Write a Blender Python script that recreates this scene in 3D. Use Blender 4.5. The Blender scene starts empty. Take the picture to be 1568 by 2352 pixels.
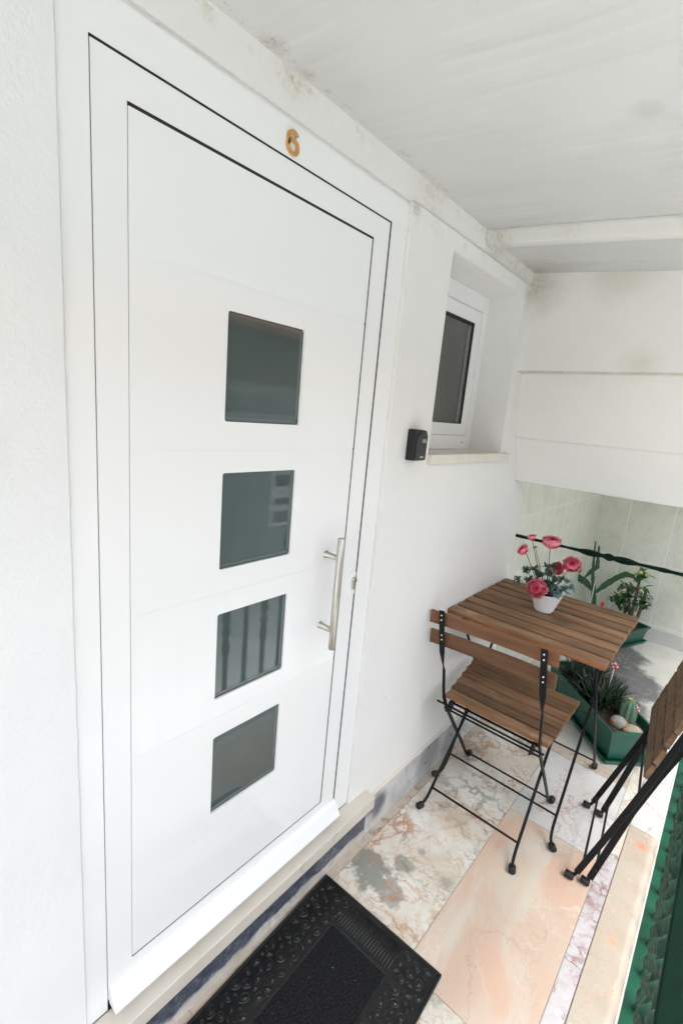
import bpy, bmesh, math, random
from mathutils import Vector, Matrix
R = math.radians
rnd = random.Random(7)
scene = bpy.context.scene

# ------------------------------------------------------------------ camera, sky, sun, exposure
cd = bpy.data.cameras.new('camera'); cam = bpy.data.objects.new('camera', cd)
scene.collection.objects.link(cam); scene.camera = cam
fw = Vector((0.7501721, 0.62729297, -0.2091539)); rt = Vector((0.65335251, -0.7518821, 0.08833908)); up = Vector((0.10184459, 0.20292074, 0.97388441))
m = Matrix.Identity(4)
for i in range(3):
    m[i][0] = rt[i]; m[i][1] = up[i]; m[i][2] = -fw[i]
m.translation = Vector((-0.3473, -0.7301, 1.36928)); cam.matrix_world = m
cd.sensor_fit = 'HORIZONTAL'; cd.sensor_width = 36.0; cd.lens = 36.0 * 1084.936 / 1568.0
cd.clip_start = 0.02; cd.clip_end = 500

SUN_EL, SUN_AZ = 73, 205          # sun high on the open side of the porch, veiled by cloud
w = bpy.data.worlds.new('World'); scene.world = w; w.use_nodes = True
nt = w.node_tree; bg = nt.nodes['Background']
sky = nt.nodes.new('ShaderNodeTexSky'); sky.sky_type = 'NISHITA'; sky.sun_disc = False
sky.sun_elevation = R(SUN_EL); sky.sun_rotation = R(SUN_AZ); sky.air_density = 1.0; sky.dust_density = 4.5; sky.ozone_density = 0.7
hs = nt.nodes.new('ShaderNodeHueSaturation'); hs.inputs['Saturation'].default_value = 0.45; nt.links.new(sky.outputs[0], hs.inputs['Color'])   # thin cloud greys the blue
nt.links.new(hs.outputs[0], bg.inputs[0]); bg.inputs[1].default_value = 0.15
sd = bpy.data.lights.new('sun', 'SUN'); sd.energy = 1.3; sd.angle = R(60); sd.color = (1.0, 0.98, 0.96)
sun = bpy.data.objects.new('sun', sd); scene.collection.objects.link(sun)
sdir = Vector((math.sin(R(SUN_AZ)) * math.cos(R(SUN_EL)), math.cos(R(SUN_AZ)) * math.cos(R(SUN_EL)), math.sin(R(SUN_EL))))
sun.rotation_euler = sdir.to_track_quat('Z', 'Y').to_euler()
vs = scene.view_settings; vs.view_transform = 'Standard'; vs.look = 'None'; vs.gamma = 1.0; vs.use_curve_mapping = False
vs.exposure = 2.18

# ------------------------------------------------------------------ material helpers
def new_mat(name):
    mt = bpy.data.materials.new(name); mt.use_nodes = True
    return mt, mt.node_tree, mt.node_tree.nodes['Principled BSDF']
def N(nt, t, **k):
    n = nt.nodes.new(t)
    for a, v in k.items():
        if hasattr(n, a): setattr(n, a, v)
        else: n.inputs[a].default_value = v
    return n
def L(nt, a, b): nt.links.new(a, b)
def mth(nt, op, a, b=None, clamp=False):
    n = N(nt, 'ShaderNodeMath', operation=op); n.use_clamp = clamp
    for i, v in enumerate((a, b)):
        if v is None: continue
        if isinstance(v, (int, float)): n.inputs[i].default_value = v
        else: L(nt, v, n.inputs[i])
    return n.outputs[0]
def c4(c): return (c[0], c[1], c[2], 1)
def ramp(nt, fac, stops):
    n = N(nt, 'ShaderNodeValToRGB'); L(nt, fac, n.inputs[0]); e = n.color_ramp.elements
    while len(e) < len(stops): e.new(0.5)
    for el, (p, c) in zip(e, stops): el.position = p; el.color = c4(c) if len(c) == 3 else c
    return n.outputs[0]
def mix(nt, fac, a, b, mode='MIX'):
    n = N(nt, 'ShaderNodeMix', data_type='RGBA', blend_type=mode)
    if isinstance(fac, (int, float)): n.inputs[0].default_value = fac
    else: L(nt, fac, n.inputs[0])
    for s, v in ((6, a), (7, b)):
        if isinstance(v, tuple): n.inputs[s].default_value = c4(v)
        else: L(nt, v, n.inputs[s])
    return n.outputs[2]
def coords(nt, scale=(1, 1, 1), tid=0.0, rot=(0, 0, 0)):
    tc = N(nt, 'ShaderNodeNewGeometry'); mp = N(nt, 'ShaderNodeMapping'); mp.inputs['Scale'].default_value = scale
    mp.inputs['Rotation'].default_value = rot
    L(nt, tc.outputs['Position'], mp.inputs[0])
    if tid:
        at = N(nt, 'ShaderNodeAttribute', attribute_name='tid')
        ml = mth(nt, 'MULTIPLY', at.outputs['Fac'], tid)
        cb = N(nt, 'ShaderNodeCombineXYZ'); L(nt, ml, cb.inputs[0]); L(nt, ml, cb.inputs[1]); L(nt, ml, cb.inputs[2])
        L(nt, cb.outputs[0], mp.inputs['Location'])
    return mp.outputs[0]
def noise(nt, vec, scale, detail=4, rough=0.5, dist=0.0):
    n = N(nt, 'ShaderNodeTexNoise'); n.inputs['Scale'].default_value = scale; n.inputs['Detail'].default_value = detail
    n.inputs['Roughness'].default_value = rough; n.inputs['Distortion'].default_value = dist
    L(nt, vec, n.inputs['Vector']); return n.outputs['Fac']
def bump(nt, bs, height, strength=0.3, dist=0.002):
    b = N(nt, 'ShaderNodeBump'); b.inputs['Strength'].default_value = strength; b.inputs['Distance'].default_value = dist
    L(nt, height, b.inputs['Height']); L(nt, b.outputs[0], bs.inputs['Normal'])
def blob(nt, pos, r0, r1, wob=0.6, nscale=9):
    """1 inside a ragged patch round pos, 0 outside"""
    g = N(nt, 'ShaderNodeNewGeometry'); d = N(nt, 'ShaderNodeVectorMath', operation='DISTANCE')
    L(nt, g.outputs['Position'], d.inputs[0]); d.inputs[1].default_value = pos
    n = noise(nt, g.outputs['Position'], nscale, 5, 0.65)
    s = mth(nt, 'ADD', d.outputs['Value'], mth(nt, 'MULTIPLY', mth(nt, 'SUBTRACT', n, 0.5), wob * r1))
    mr = N(nt, 'ShaderNodeMapRange'); L(nt, s, mr.inputs[0]); mr.inputs[1].default_value = r0; mr.inputs[2].default_value = r1
    mr.inputs[3].default_value = 1; mr.inputs[4].default_value = 0; mr.interpolation_type = 'SMOOTHSTEP'
    if nscale < 20: return mr.outputs[0]
    sp = ramp(nt, noise(nt, g.outputs['Position'], nscale * 2.2, 7, 0.8), [(0.44, (0.12, 0.12, 0.12)), (0.60, (1, 1, 1))])
    return mth(nt, 'MULTIPLY', mr.outputs[0], sp)
def simple(name, col, rough=0.5, metal=0.0, var=0.0, nscale=30, bmp=0.0, bscale=200, spec=0.5, coat=0.0):
    mt, nt, b = new_mat(name); b.inputs['Roughness'].default_value = rough; b.inputs['Metallic'].default_value = metal
    b.inputs['Specular IOR Level'].default_value = spec; b.inputs['Coat Weight'].default_value = coat
    v = coords(nt)
    n = noise(nt, v, nscale, 5, 0.6)
    lo = tuple(x * (1 - var) for x in col); hi = tuple(min(1, x * (1 + var)) for x in col)
    L(nt, ramp(nt, n, [(0.3, lo), (0.7, hi)]), b.inputs['Base Color'])
    if bmp: bump(nt, b, noise(nt, v, bscale, 4, 0.6), bmp, 0.001)
    return mt

def plaster(name, col=(0.83, 0.835, 0.80), grain=0.5, gscale=260, stains=(), mould=None, rough=0.85):
    mt, nt, b = new_mat(name); b.inputs['Roughness'].default_value = rough; b.inputs['Specular IOR Level'].default_value = 0.25
    v = coords(nt)
    big = noise(nt, v, 2.2, 5, 0.6)
    c = ramp(nt, big, [(0.3, tuple(x * 0.95 for x in col)), (0.65, col)])
    for pos, r0, r1, scol, a, ns in stains:
        c = mix(nt, mth(nt, 'MULTIPLY', blob(nt, pos, r0, r1, 0.9, ns), a), c, scol)
    if mould:
        # specks of mildew that gather along a line of given height on the wall
        z0, wd, mcol, amt = mould
        g = N(nt, 'ShaderNodeNewGeometry'); sp = N(nt, 'ShaderNodeSeparateXYZ'); L(nt, g.outputs['Position'], sp.inputs[0])
        dz = mth(nt, 'ABSOLUTE', mth(nt, 'SUBTRACT', sp.outputs[2], z0))
        mr = N(nt, 'ShaderNodeMapRange'); L(nt, dz, mr.inputs[0]); mr.inputs[2].default_value = wd; mr.inputs[3].default_value = 1; mr.inputs[4].default_value = 0
        sn = noise(nt, v, 16, 8, 0.75); bn = noise(nt, v, 5, 3, 0.5)
        t = ramp(nt, mth(nt, 'ADD', mth(nt, 'MULTIPLY', sn, 0.75), mth(nt, 'MULTIPLY', bn, 0.25)), [(0.30 if wd < 0.02 else 0.53, (0, 0, 0)), (0.52 if wd < 0.02 else 0.66, (1, 1, 1))])
        c = mix(nt, mth(nt, 'MULTIPLY', mth(nt, 'MULTIPLY', t, mr.outputs[0]), amt), c, mcol)
    L(nt, c, b.inputs['Base Color'])
    h = mth(nt, 'ADD', noise(nt, v, gscale, 4, 0.6), mth(nt, 'MULTIPLY', noise(nt, v, 18, 4, 0.5), 1.3))
    bump(nt, b, h, grain, 0.002)
    return mt

def marble(name, base, base2, veins, rough=0.25, patches=(), tid=3.7, cloud=5.0, cells=None, flow=None):
    mt, nt, b = new_mat(name)
    v = coords(nt, tid=tid)
    w1 = N(nt, 'ShaderNodeTexNoise'); w1.inputs['Scale'].default_value = 4.0; w1.inputs['Detail'].default_value = 5; L(nt, v, w1.inputs['Vector'])
    ad = N(nt, 'ShaderNodeVectorMath', operation='MULTIPLY_ADD'); L(nt, w1.outputs['Color'], ad.inputs[0]); ad.inputs[1].default_value = (0.16, 0.16, 0.16); L(nt, v, ad.inputs[2])
    vv = ad.outputs[0]
    c = ramp(nt, noise(nt, vv, cloud, 6, 0.6), [(0.32, base2), (0.6, base)])
    for pos, r0, r1, col, a in patches:
        c = mix(nt, mth(nt, 'MULTIPLY', blob(nt, pos, r0, r1, 1.1 if r1 > 0.12 or name.startswith(('blue', 'coping')) else 2.4, 5 if name.startswith('polished') else 13), a), c, col)
    if flow:      # broad soft bands drifting across the slab
        fv = coords(nt, flow[0], tid=0, rot=(0, 0, flow[1]))
        fn = noise(nt, fv, 1.0, 5, 0.55, 0.8)
        c = mix(nt, mth(nt, 'MULTIPLY', ramp(nt, fn, [(0.47, (0, 0, 0)), (0.60, (1, 1, 1))]), flow[3]), c, flow[2])
    for cl in (cells or ()):     # broken, brecciated network of thin irregular veins
        w2 = N(nt, 'ShaderNodeTexNoise'); w2.inputs['Scale'].default_value = cl[0] * 1.6; w2.inputs['Detail'].default_value = 6; w2.inputs['Roughness'].default_value = 0.65; L(nt, v, w2.inputs['Vector'])
        a2 = N(nt, 'ShaderNodeVectorMath', operation='MULTIPLY_ADD'); L(nt, w2.outputs['Color'], a2.inputs[0]); a2.inputs[1].default_value = (1.1 / cl[0],) * 3; L(nt, v, a2.inputs[2])
        vo = N(nt, 'ShaderNodeTexVoronoi', feature='DISTANCE_TO_EDGE'); vo.inputs['Scale'].default_value = cl[0]; L(nt, a2.outputs[0], vo.inputs['Vector'])
        mr = N(nt, 'ShaderNodeMapRange'); L(nt, vo.outputs['Distance'], mr.inputs[0]); mr.inputs[2].default_value = cl[1]; mr.inputs[3].default_value = 1; mr.inputs[4].default_value = 0; mr.interpolation_type = 'SMOOTHSTEP'
        gt = ramp(nt, noise(nt, v, cl[0] * 0.55, 3, 0.5), [(cl[4], (0, 0, 0)), (cl[4] + 0.14, (1, 1, 1))])
        c = mix(nt, mth(nt, 'MULTIPLY', mth(nt, 'MULTIPLY', mr.outputs[0], gt), cl[3]), c, cl[2])
    for col, sc, wd, a in veins:
        n = noise(nt, vv, sc, 5, 0.6)
        d = mth(nt, 'ABSOLUTE', mth(nt, 'SUBTRACT', n, 0.5))
        mr = N(nt, 'ShaderNodeMapRange'); L(nt, d, mr.inputs[0]); mr.inputs[2].default_value = wd; mr.inputs[3].default_value = 1; mr.inputs[4].default_value = 0
        gate = ramp(nt, noise(nt, vv, sc * 0.8 + 1, 2, 0.5), [(0.46, (0, 0, 0)), (0.62, (1, 1, 1))])
        c = mix(nt, mth(nt, 'MULTIPLY', mth(nt, 'MULTIPLY', mr.outputs[0], gate), a), c, col)
    L(nt, c, b.inputs['Base Color'])
    rr = ramp(nt, noise(nt, v, 14, 4, 0.6), [(0.3, (rough * 0.7,) * 3), (0.7, (rough * 1.35,) * 3)])
    L(nt, rr, b.inputs['Roughness'])
    bump(nt, b, noise(nt, v, 7, 3, 0.5), 0.12, 0.003)
    return mt

def wood(name, dark, mid, light, rough=0.6, worn=0.0):
    mt, nt, b = new_mat(name); b.inputs['Roughness'].default_value = rough; b.inputs['Specular IOR Level'].default_value = 0.3
    v = coords(nt, (45, 3.0, 45), tid=9.3)
    g = noise(nt, v, 1.3, 4, 0.55, 0.4)
    v2 = coords(nt, (14, 3.5, 14), tid=5.1)
    g2 = noise(nt, v2, 1.1, 4, 0.55)
    c = ramp(nt, mth(nt, 'ADD', mth(nt, 'MULTIPLY', g, 0.6), mth(nt, 'MULTIPLY', g2, 0.4)), [(0.30, dark), (0.5, mid), (0.72, light)])
    at = N(nt, 'ShaderNodeAttribute', attribute_name='tid')
    k = ramp(nt, mth(nt, 'FRACT', mth(nt, 'MULTIPLY', at.outputs['Fac'], 7.31)), [(0.0, (0.66, 0.68, 0.72)), (1.0, (1.2, 1.13, 1.03))])
    c = mix(nt, 1.0, c, k, 'MULTIPLY')
    if worn:
        wv = coords(nt, (9, 4, 9), tid=0)
        wn = ramp(nt, noise(nt, wv, 1.5, 7, 0.7), [(0.60, (0, 0, 0)), (0.72, (1, 1, 1))])
        c = mix(nt, mth(nt, 'MULTIPLY', wn, worn), c, (0.42, 0.29, 0.17))
        dn = ramp(nt, noise(nt, coords(nt, (7, 5, 7), tid=0, rot=(0, 0, 0.5)), 1.7, 5, 0.7), [(0.60, (0, 0, 0)), (0.74, (1, 1, 1))])
        c = mix(nt, mth(nt, 'MULTIPLY', dn, 0.6), c, (0.05, 0.04, 0.032))
        c = mix(nt, mth(nt, 'MULTIPLY', blob(nt, (1.195, -0.085, 0.70), 0.01, 0.045, 1.6, 38), 0.9), c, (0.50, 0.37, 0.22))
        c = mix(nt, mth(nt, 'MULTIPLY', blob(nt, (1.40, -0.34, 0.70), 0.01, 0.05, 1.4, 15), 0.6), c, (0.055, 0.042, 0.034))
        c = mix(nt, mth(nt, 'MULTIPLY', blob(nt, (1.21, -0.33, 0.70), 0.01, 0.07, 1.6, 40), 0.6), c, (0.42, 0.30, 0.17))
    L(nt, c, b.inputs['Base Color'])
    bump(nt, b, g, 0.5, 0.0012)
    return mt

# ------------------------------------------------------------------ mesh helpers
class MB:
    def __init__(s): s.v = []; s.f = []; s.mi = []; s.t = []; s.tid = 0.0; s.m = 0; s.sm = []; s.smooth = False
    def face(s, ids, m=None): s.f.append(tuple(ids)); s.mi.append(s.m if m is None else m); s.t.append(s.tid); s.sm.append(s.smooth)
    def add(s, pts): k = len(s.v); s.v += [Vector(p) for p in pts]; return k
    def box(s, a, b, mat=None, top=None):
        (x0, y0, z0), (x1, y1, z1) = a, b
        x0, x1 = min(x0, x1), max(x0, x1); y0, y1 = min(y0, y1), max(y0, y1); z0, z1 = min(z0, z1), max(z0, z1)
        k = s.add([(x0, y0, z0), (x1, y0, z0), (x1, y1, z0), (x0, y1, z0), (x0, y0, z1), (x1, y0, z1), (x1, y1, z1), (x0, y1, z1)])
        for i, q in enumerate(((0, 3, 2, 1), (4, 5, 6, 7), (0, 1, 5, 4), (1, 2, 6, 5), (2, 3, 7, 6), (3, 0, 4, 7))):
            s.face([k + j for j in q], top if (i == 1 and top is not None) else mat)
    def obox(s, c, ax, ay, az, mat=None, top=None):
        """box from centre and three half-axis vectors"""
        c, ax, ay, az = map(Vector, (c, ax, ay, az))
        k = s.add([c - ax - ay - az, c + ax - ay - az, c + ax + ay - az, c - ax + ay - az, c - ax - ay + az, c + ax - ay + az, c + ax + ay + az, c - ax + ay + az])
        for i, q in enumerate(((0, 3, 2, 1), (4, 5, 6, 7), (0, 1, 5, 4), (1, 2, 6, 5), (2, 3, 7, 6), (3, 0, 4, 7))):
            s.face([k + j for j in q], top if (i == 1 and top is not None) else mat)
    def prism(s, poly, axis, a, b):
        """extrude a 2-D polygon along axis (0,1,2) between a and b"""
        def P(u, v, w):
            return {0: (w, u, v), 1: (u, w, v), 2: (u, v, w)}[axis]
        n = len(poly); k = s.add([P(u, v, a) for u, v in poly]); k2 = s.add([P(u, v, b) for u, v in poly])
        s.face([k + i for i in range(n)]); s.face([k2 + i for i in reversed(range(n))])
        for i in range(n): s.face([k + i, k2 + i, k2 + (i + 1) % n, k + (i + 1) % n])
    def tube(s, path, r, n=8, caps=True, flat=None, ref=None):
        """tube along a path; r number or list; flat=(width, thickness) with ref direction gives a flat bar"""
        path = [Vector(p) for p in path]; rings = []; sm = s.smooth; s.smooth = flat is None
        prev = None
        for i, p in enumerate(path):
            d = (path[min(i + 1, len(path) - 1)] - path[max(i - 1, 0)]).normalized()
            if ref is not None:
                rr = ref[i] if isinstance(ref, list) else ref
                u = (Vector(rr) - d * d.dot(Vector(rr))).normalized()
            else:
                u = prev if prev is not None else (Vector((0, 0, 1)) if abs(d.z) < 0.9 else Vector((1, 0, 0)))
                u = (u - d * d.dot(u)).normalized()
            prev = u; w_ = d.cross(u)
            if flat is not None:
                fl = flat[i] if isinstance(flat, list) else flat
                pts = [p + u * fl[0] * a + w_ * fl[1] * b for a, b in ((-.5, -.5), (.5, -.5), (.5, .5), (-.5, .5))]
            else:
                q = r[i] if isinstance(r, (list, tuple)) else r
                pts = [p + (u * math.cos(2 * math.pi * j / n) + w_ * math.sin(2 * math.pi * j / n)) * q for j in range(n)]
            rings.append(s.add(pts))
        n = 4 if flat is not None else n
        for a, b in zip(rings, rings[1:]):
            for j in range(n): s.face([a + j, a + (j + 1) % n, b + (j + 1) % n, b + j])
        if caps:
            s.face([rings[0] + j for j in reversed(range(n))]); s.face([rings[-1] + j for j in range(n)])
        s.smooth = sm
    def lathe(s, c, prof, n=24, ax=(0, 0, 1)):
        sm = s.smooth; s.smooth = True
        c = Vector(c); ax = Vector(ax).normalized(); u = ax.orthogonal().normalized(); w_ = ax.cross(u); rings = []
        for r, h in prof: rings.append(s.add([c + ax * h + (u * math.cos(2 * math.pi * j / n) + w_ * math.sin(2 * math.pi * j / n)) * max(r, 1e-5) for j in range(n)]))
        for a, b in zip(rings, rings[1:]):
            for j in range(n): s.face([a + j, a + (j + 1) % n, b + (j + 1) % n, b + j])
        s.smooth = sm
    def ell(s, c, r, n=12, mrot=None, ns=7):
        r = (r, r, r) if isinstance(r, (int, float)) else r
        sm = s.smooth; s.smooth = True; rings = []; c = Vector(c)
        for i in range(ns + 1):
            t = math.pi * i / ns
            pts = []
            for j in range(n):
                p = Vector((r[0] * math.sin(t) * math.cos(2 * math.pi * j / n), r[1] * math.sin(t) * math.sin(2 * math.pi * j / n), -r[2] * math.cos(t)))
                if mrot: p = mrot @ p
                pts.append(c + p)
            rings.append(s.add(pts))
        for a, b in zip(rings, rings[1:]):
            for j in range(n): s.face([a + j, a + (j + 1) % n, b + (j + 1) % n, b + j])
        s.smooth = sm
    def leaf(s, base, d, up_, ln, wd, curl=0.3, n=5, fold=0.15, tipw=0.0, shape=1.0):
        """a curved tapering leaf blade"""
        base = Vector(base); d = Vector(d).normalized(); side = d.cross(Vector(up_))
        side = side.normalized() if side.length > 1e-4 else d.orthogonal().normalized(); nrm = side.cross(d).normalized()
        rows = []
        for i in range(n + 1):
            t = i / n; p = base + d * ln * t - nrm * curl * ln * t * t
            w_ = wd * 0.5 * (math.sin(math.pi * min(1, (t ** shape) * 0.93 + 0.07))) + tipw
            rows.append(s.add([p - side * w_ + nrm * fold * w_, p, p + side * w_ + nrm * fold * w_]))
        sm = s.smooth; s.smooth = True
        for a, b in zip(rows, rows[1:]):
            s.face([a, a + 1, b + 1, b]); s.face([a + 1, a + 2, b + 2, b + 1])
        s.smooth = sm
    def build(s, name, mats, parent=None, bevel=0.0, seg=1, fix=True):
        off = Vector((0, 0, 0)); q = parent
        while q is not None: off += q.location; q = q.parent
        me = bpy.data.meshes.new(name); me.from_pydata([tuple(v - off) for v in s.v], [], s.f)
        mats = mats if isinstance(mats, (list, tuple)) else [mats]
        for mt in mats: me.materials.append(mt)
        me.polygons.foreach_set('material_index', s.mi); me.polygons.foreach_set('use_smooth', s.sm)
        at = me.attributes.new('tid', 'FLOAT', 'FACE'); at.data.foreach_set('value', [float(t) for t in s.t])
        if fix:
            bm = bmesh.new(); bm.from_mesh(me); bmesh.ops.recalc_face_normals(bm, faces=bm.faces); bm.to_mesh(me); bm.free()
        me.update()
        o = bpy.data.objects.new(name, me); scene.collection.objects.link(o)
        if parent is not None: o.parent = parent
        if bevel:
            bv = o.modifiers.new('bevel', 'BEVEL'); bv.width = bevel; bv.segments = seg; bv.limit_method = 'ANGLE'; bv.angle_limit = R(40)
        return o
def tag(o, label, cat, group=None):
    o['label'] = label; o['category'] = cat
    if group: o['group'] = group
    return o
def structure(o): o['kind'] = 'structure'; return o
def thing(name, label, cat, loc=(0, 0, 0), group=None):
    o = bpy.data.objects.new(name, None); scene.collection.objects.link(o); o.location = loc; o.empty_display_size = 0.05
    return tag(o, label, cat, group)
def lerp(a, b, t): return Vector(a).lerp(Vector(b), t)
def box_obj(name, a, b, mat, parent=None, bevel=0.0, seg=1):
    q = MB(); q.box(a, b); return q.build(name, mat, parent, bevel, seg)

# ------------------------------------------------------------------ materials
M_wall = plaster('wall plaster', (0.80, 0.80, 0.775), 0.35, 200, mould=(1.9, 0.10, (0.30, 0.28, 0.20), 0.8),
                 stains=[((1.46, -0.02, 1.84), 0.0, 0.07, (0.36, 0.33, 0.24), 0.8, 40), ((0.69, -0.01, 1.86), 0.0, 0.03, (0.25, 0.25, 0.18), 0.9, 60),
                         ((0.815, -0.008, 0.487), 0.0, 0.006, (0.2, 0.2, 0.2), 0.8, 60), ((0.83, -0.008, 0.53), 0.0, 0.005, (0.3, 0.3, 0.3), 0.8, 60), ((0.80, -0.008, 1.37), 0.0, 0.05, (0.66, 0.66, 0.60), 0.35, 14)])
M_stucco = plaster('rough stucco', (0.80, 0.815, 0.81), 0.65, 150)
M_back = plaster('stair plaster', (0.77, 0.77, 0.735), 0.4, 170, mould=(1.572, 0.0055, (0.42, 0.36, 0.27), 0.8),
                 stains=[((1.47, -0.02, 1.87), 0.0, 0.16, (0.45, 0.44, 0.37), 0.6, 16), ((1.47, -0.02, 1.87), 0.0, 0.08, (0.34, 0.33, 0.26), 0.6, 30), ((1.47, -0.40, 1.60), 0.0, 0.08, (0.56, 0.54, 0.44), 0.5, 14),
                         ((1.47, -0.3, 1.90), 0.0, 0.16, (0.50, 0.50, 0.41), 0.5, 10)])
def ceiling_mat():
    mt, nt, b = new_mat('ceiling paint'); b.inputs['Roughness'].default_value = 0.8
    v = coords(nt)
    c = ramp(nt, noise(nt, v, 1.6, 4, 0.55), [(0.3, (0.535, 0.545, 0.535)), (0.7, (0.61, 0.615, 0.605))])
    for pos, r0, r1, col, a, ns in [((0.607, -0.491, 1.88), 0.006, 0.036, (0.40, 0.40, 0.42), 0.42, 12), ((0.30, -0.028, 1.925), 0.0, 0.022, (0.30, 0.25, 0.15), 0.9, 90), ((0.36, -0.085, 1.92), 0.0, 0.03, (0.45, 0.45, 0.42), 0.5, 70),
                                    ((1.42, -0.05, 1.91), 0.0, 0.20, (0.42, 0.40, 0.34), 0.6, 17), ((1.45, -0.03, 1.91), 0.0, 0.07, (0.32, 0.30, 0.23), 0.7, 50), ((1.12, -0.04, 1.92), 0.0, 0.05, (0.36, 0.34, 0.24), 0.8, 50),
                                    ((1.38, -0.37, 1.88), 0.008, 0.03, (0.5, 0.5, 0.5), 0.5, 40), ((0.22, -0.03, 1.925), 0, 0.035, (0.2, 0.17, 0.12), 0.9, 90)]:
        c = mix(nt, mth(nt, 'MULTIPLY', blob(nt, pos, r0, r1, 1.0, ns), a), c, col)
    # specks near the wall side
    g = N(nt, 'ShaderNodeNewGeometry'); sp = N(nt, 'ShaderNodeSeparateXYZ'); L(nt, g.outputs['Position'], sp.inputs[0])
    mr = N(nt, 'ShaderNodeMapRange'); L(nt, sp.outputs[1], mr.inputs[0]); mr.inputs[1].default_value = -0.10; mr.inputs[2].default_value = 0.0
    sn = ramp(nt, noise(nt, v, 22, 8, 0.8), [(0.62, (0, 0, 0)), (0.72, (1, 1, 1))])
    c = mix(nt, mth(nt, 'MULTIPLY', mth(nt, 'MULTIPLY', sn, mr.outputs[0]), 0.7), c, (0.40, 0.36, 0.27))
    dy = mth(nt, 'ABSOLUTE', mth(nt, 'ADD', mth(nt, 'ADD', sp.outputs[1], 0.027), mth(nt, 'MULTIPLY', mth(nt, 'SUBTRACT', noise(nt, v, 9, 3, 0.6), 0.5), 0.03)))
    m2 = N(nt, 'ShaderNodeMapRange'); L(nt, dy, m2.inputs[0]); m2.inputs[2].default_value = 0.010; m2.inputs[3].default_value = 1; m2.inputs[4].default_value = 0
    s2 = ramp(nt, noise(nt, v, 45, 6, 0.75), [(0.50, (0, 0, 0)), (0.62, (1, 1, 1))])
    c = mix(nt, mth(nt, 'MULTIPLY', mth(nt, 'MULTIPLY', s2, m2.outputs[0]), 0.75), c, (0.40, 0.33, 0.22))
    c = mix(nt, mth(nt, 'MULTIPLY', ramp(nt, noise(nt, coords(nt, (2.2, 1, 1)), 3.2, 4, 0.6), [(0.52, (0, 0, 0)), (0.64, (1, 1, 1))]), 0.3), c, (0.52, 0.525, 0.52))
    L(nt, c, b.inputs['Base Color'])
    # shuttering-board ridges running across the porch
    rv = coords(nt, (1, 1, 1), rot=(0, 0, 0))
    w_ = N(nt, 'ShaderNodeTexWave', wave_type='BANDS', bands_direction='X'); w_.inputs['Scale'].default_value = 3.4; w_.inputs['Distortion'].default_value = 0.9; w_.inputs['Detail Scale'].default_value = 1.5
    L(nt, rv, w_.inputs['Vector'])
    gt = ramp(nt, noise(nt, coords(nt, (2, 1.2, 1)), 2.5, 3, 0.5), [(0.42, (0, 0, 0)), (0.62, (1, 1, 1))])
    h = mth(nt, 'ADD', mth(nt, 'MULTIPLY', mth(nt, 'MULTIPLY', ramp(nt, w_.outputs['Fac'], [(0.0, (0, 0, 0)), (0.35, (1, 1, 1))]), gt), 0.5), mth(nt, 'MULTIPLY', noise(nt, coords(nt, (5, 0.7, 1)), 2.2, 3, 0.5), 1.3))
    seam = ramp(nt, w_.outputs['Fac'], [(0.0, (1, 1, 1)), (0.07, (0, 0, 0))])
    lk = b.inputs['Base Color'].links[0].from_socket
    lk2 = mix(nt, mth(nt, 'MULTIPLY', mth(nt, 'MULTIPLY', seam, gt), 0.30), lk, (0.44, 0.45, 0.45))
    hi = ramp(nt, w_.outputs['Fac'], [(0.93, (0, 0, 0)), (1.0, (1, 1, 1))])  # pale highlight painted into the colour along the ridges
    lk2 = mix(nt, mth(nt, 'MULTIPLY', mth(nt, 'MULTIPLY', hi, gt), 0.2), lk2, (0.76, 0.76, 0.75))
    L(nt, lk2, b.inputs['Base Color'])
    bump(nt, b, h, 0.5, 0.0050)
    return mt
M_ceil = ceiling_mat()
def cove_mat():
    mt = plaster('cove plaster', (0.72, 0.72, 0.69), 0.8, 60, mould=(1.922, 0.026, (0.36, 0.29, 0.18), 0.95),
                 stains=[((1.3, -0.01, 1.90), 0.02, 0.18, (0.50, 0.45, 0.38), 0.6, 26), ((0.28, -0.01, 1.925), 0.0, 0.05, (0.40, 0.31, 0.20), 0.8, 50), ((0.75, -0.01, 1.925), 0.0, 0.12, (0.52, 0.44, 0.34), 0.6, 30), ((1.15, -0.01, 1.925), 0.0, 0.10, (0.40, 0.36, 0.28), 0.7, 40)])
    return mt
M_cove = cove_mat()
M_pvc = simple('white lacquer', (0.83, 0.84, 0.83), 0.30, var=0.008, nscale=3, spec=0.5, coat=0.0)
M_leaf = simple('gloss white door', (0.83, 0.84, 0.83), 0.11, var=0.006, nscale=2, spec=0.5)
M_gap = simple('black gasket', (0.012, 0.012, 0.012), 0.7)
def glass_mat(name, c0, c1, rough):
    mt, nt, b = new_mat(name); v = coords(nt)
    L(nt, ramp(nt, noise(nt, v, 4, 3, 0.5), [(0.3, c0), (0.7, c1)]), b.inputs['Base Color'])
    b.inputs['Roughness'].default_value = rough; b.inputs['IOR'].default_value = 1.52; b.inputs['Specular IOR Level'].default_value = 0.70; b.inputs['Specular Tint'].default_value = (0.88, 0.94, 0.93, 1)
    return mt
M_glass = glass_mat('dark door glass', (0.058, 0.080, 0.077), (0.080, 0.104, 0.100), 0.035)
M_glass2 = glass_mat('window glass', (0.055, 0.058, 0.05), (0.085, 0.085, 0.075), 0.05)
M_glasse = simple('glass edge', (0.16, 0.20, 0.19), 0.25)
M_steel = simple('brushed steel', (0.52, 0.50, 0.45), 0.34, 0.85, var=0.06, nscale=60, bmp=0.1)
M_cream = marble('cream threshold stone', (0.62, 0.58, 0.51), (0.56, 0.515, 0.445), [((0.60, 0.45, 0.28), 4.0, 0.02, 0.35)], 0.35)
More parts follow.
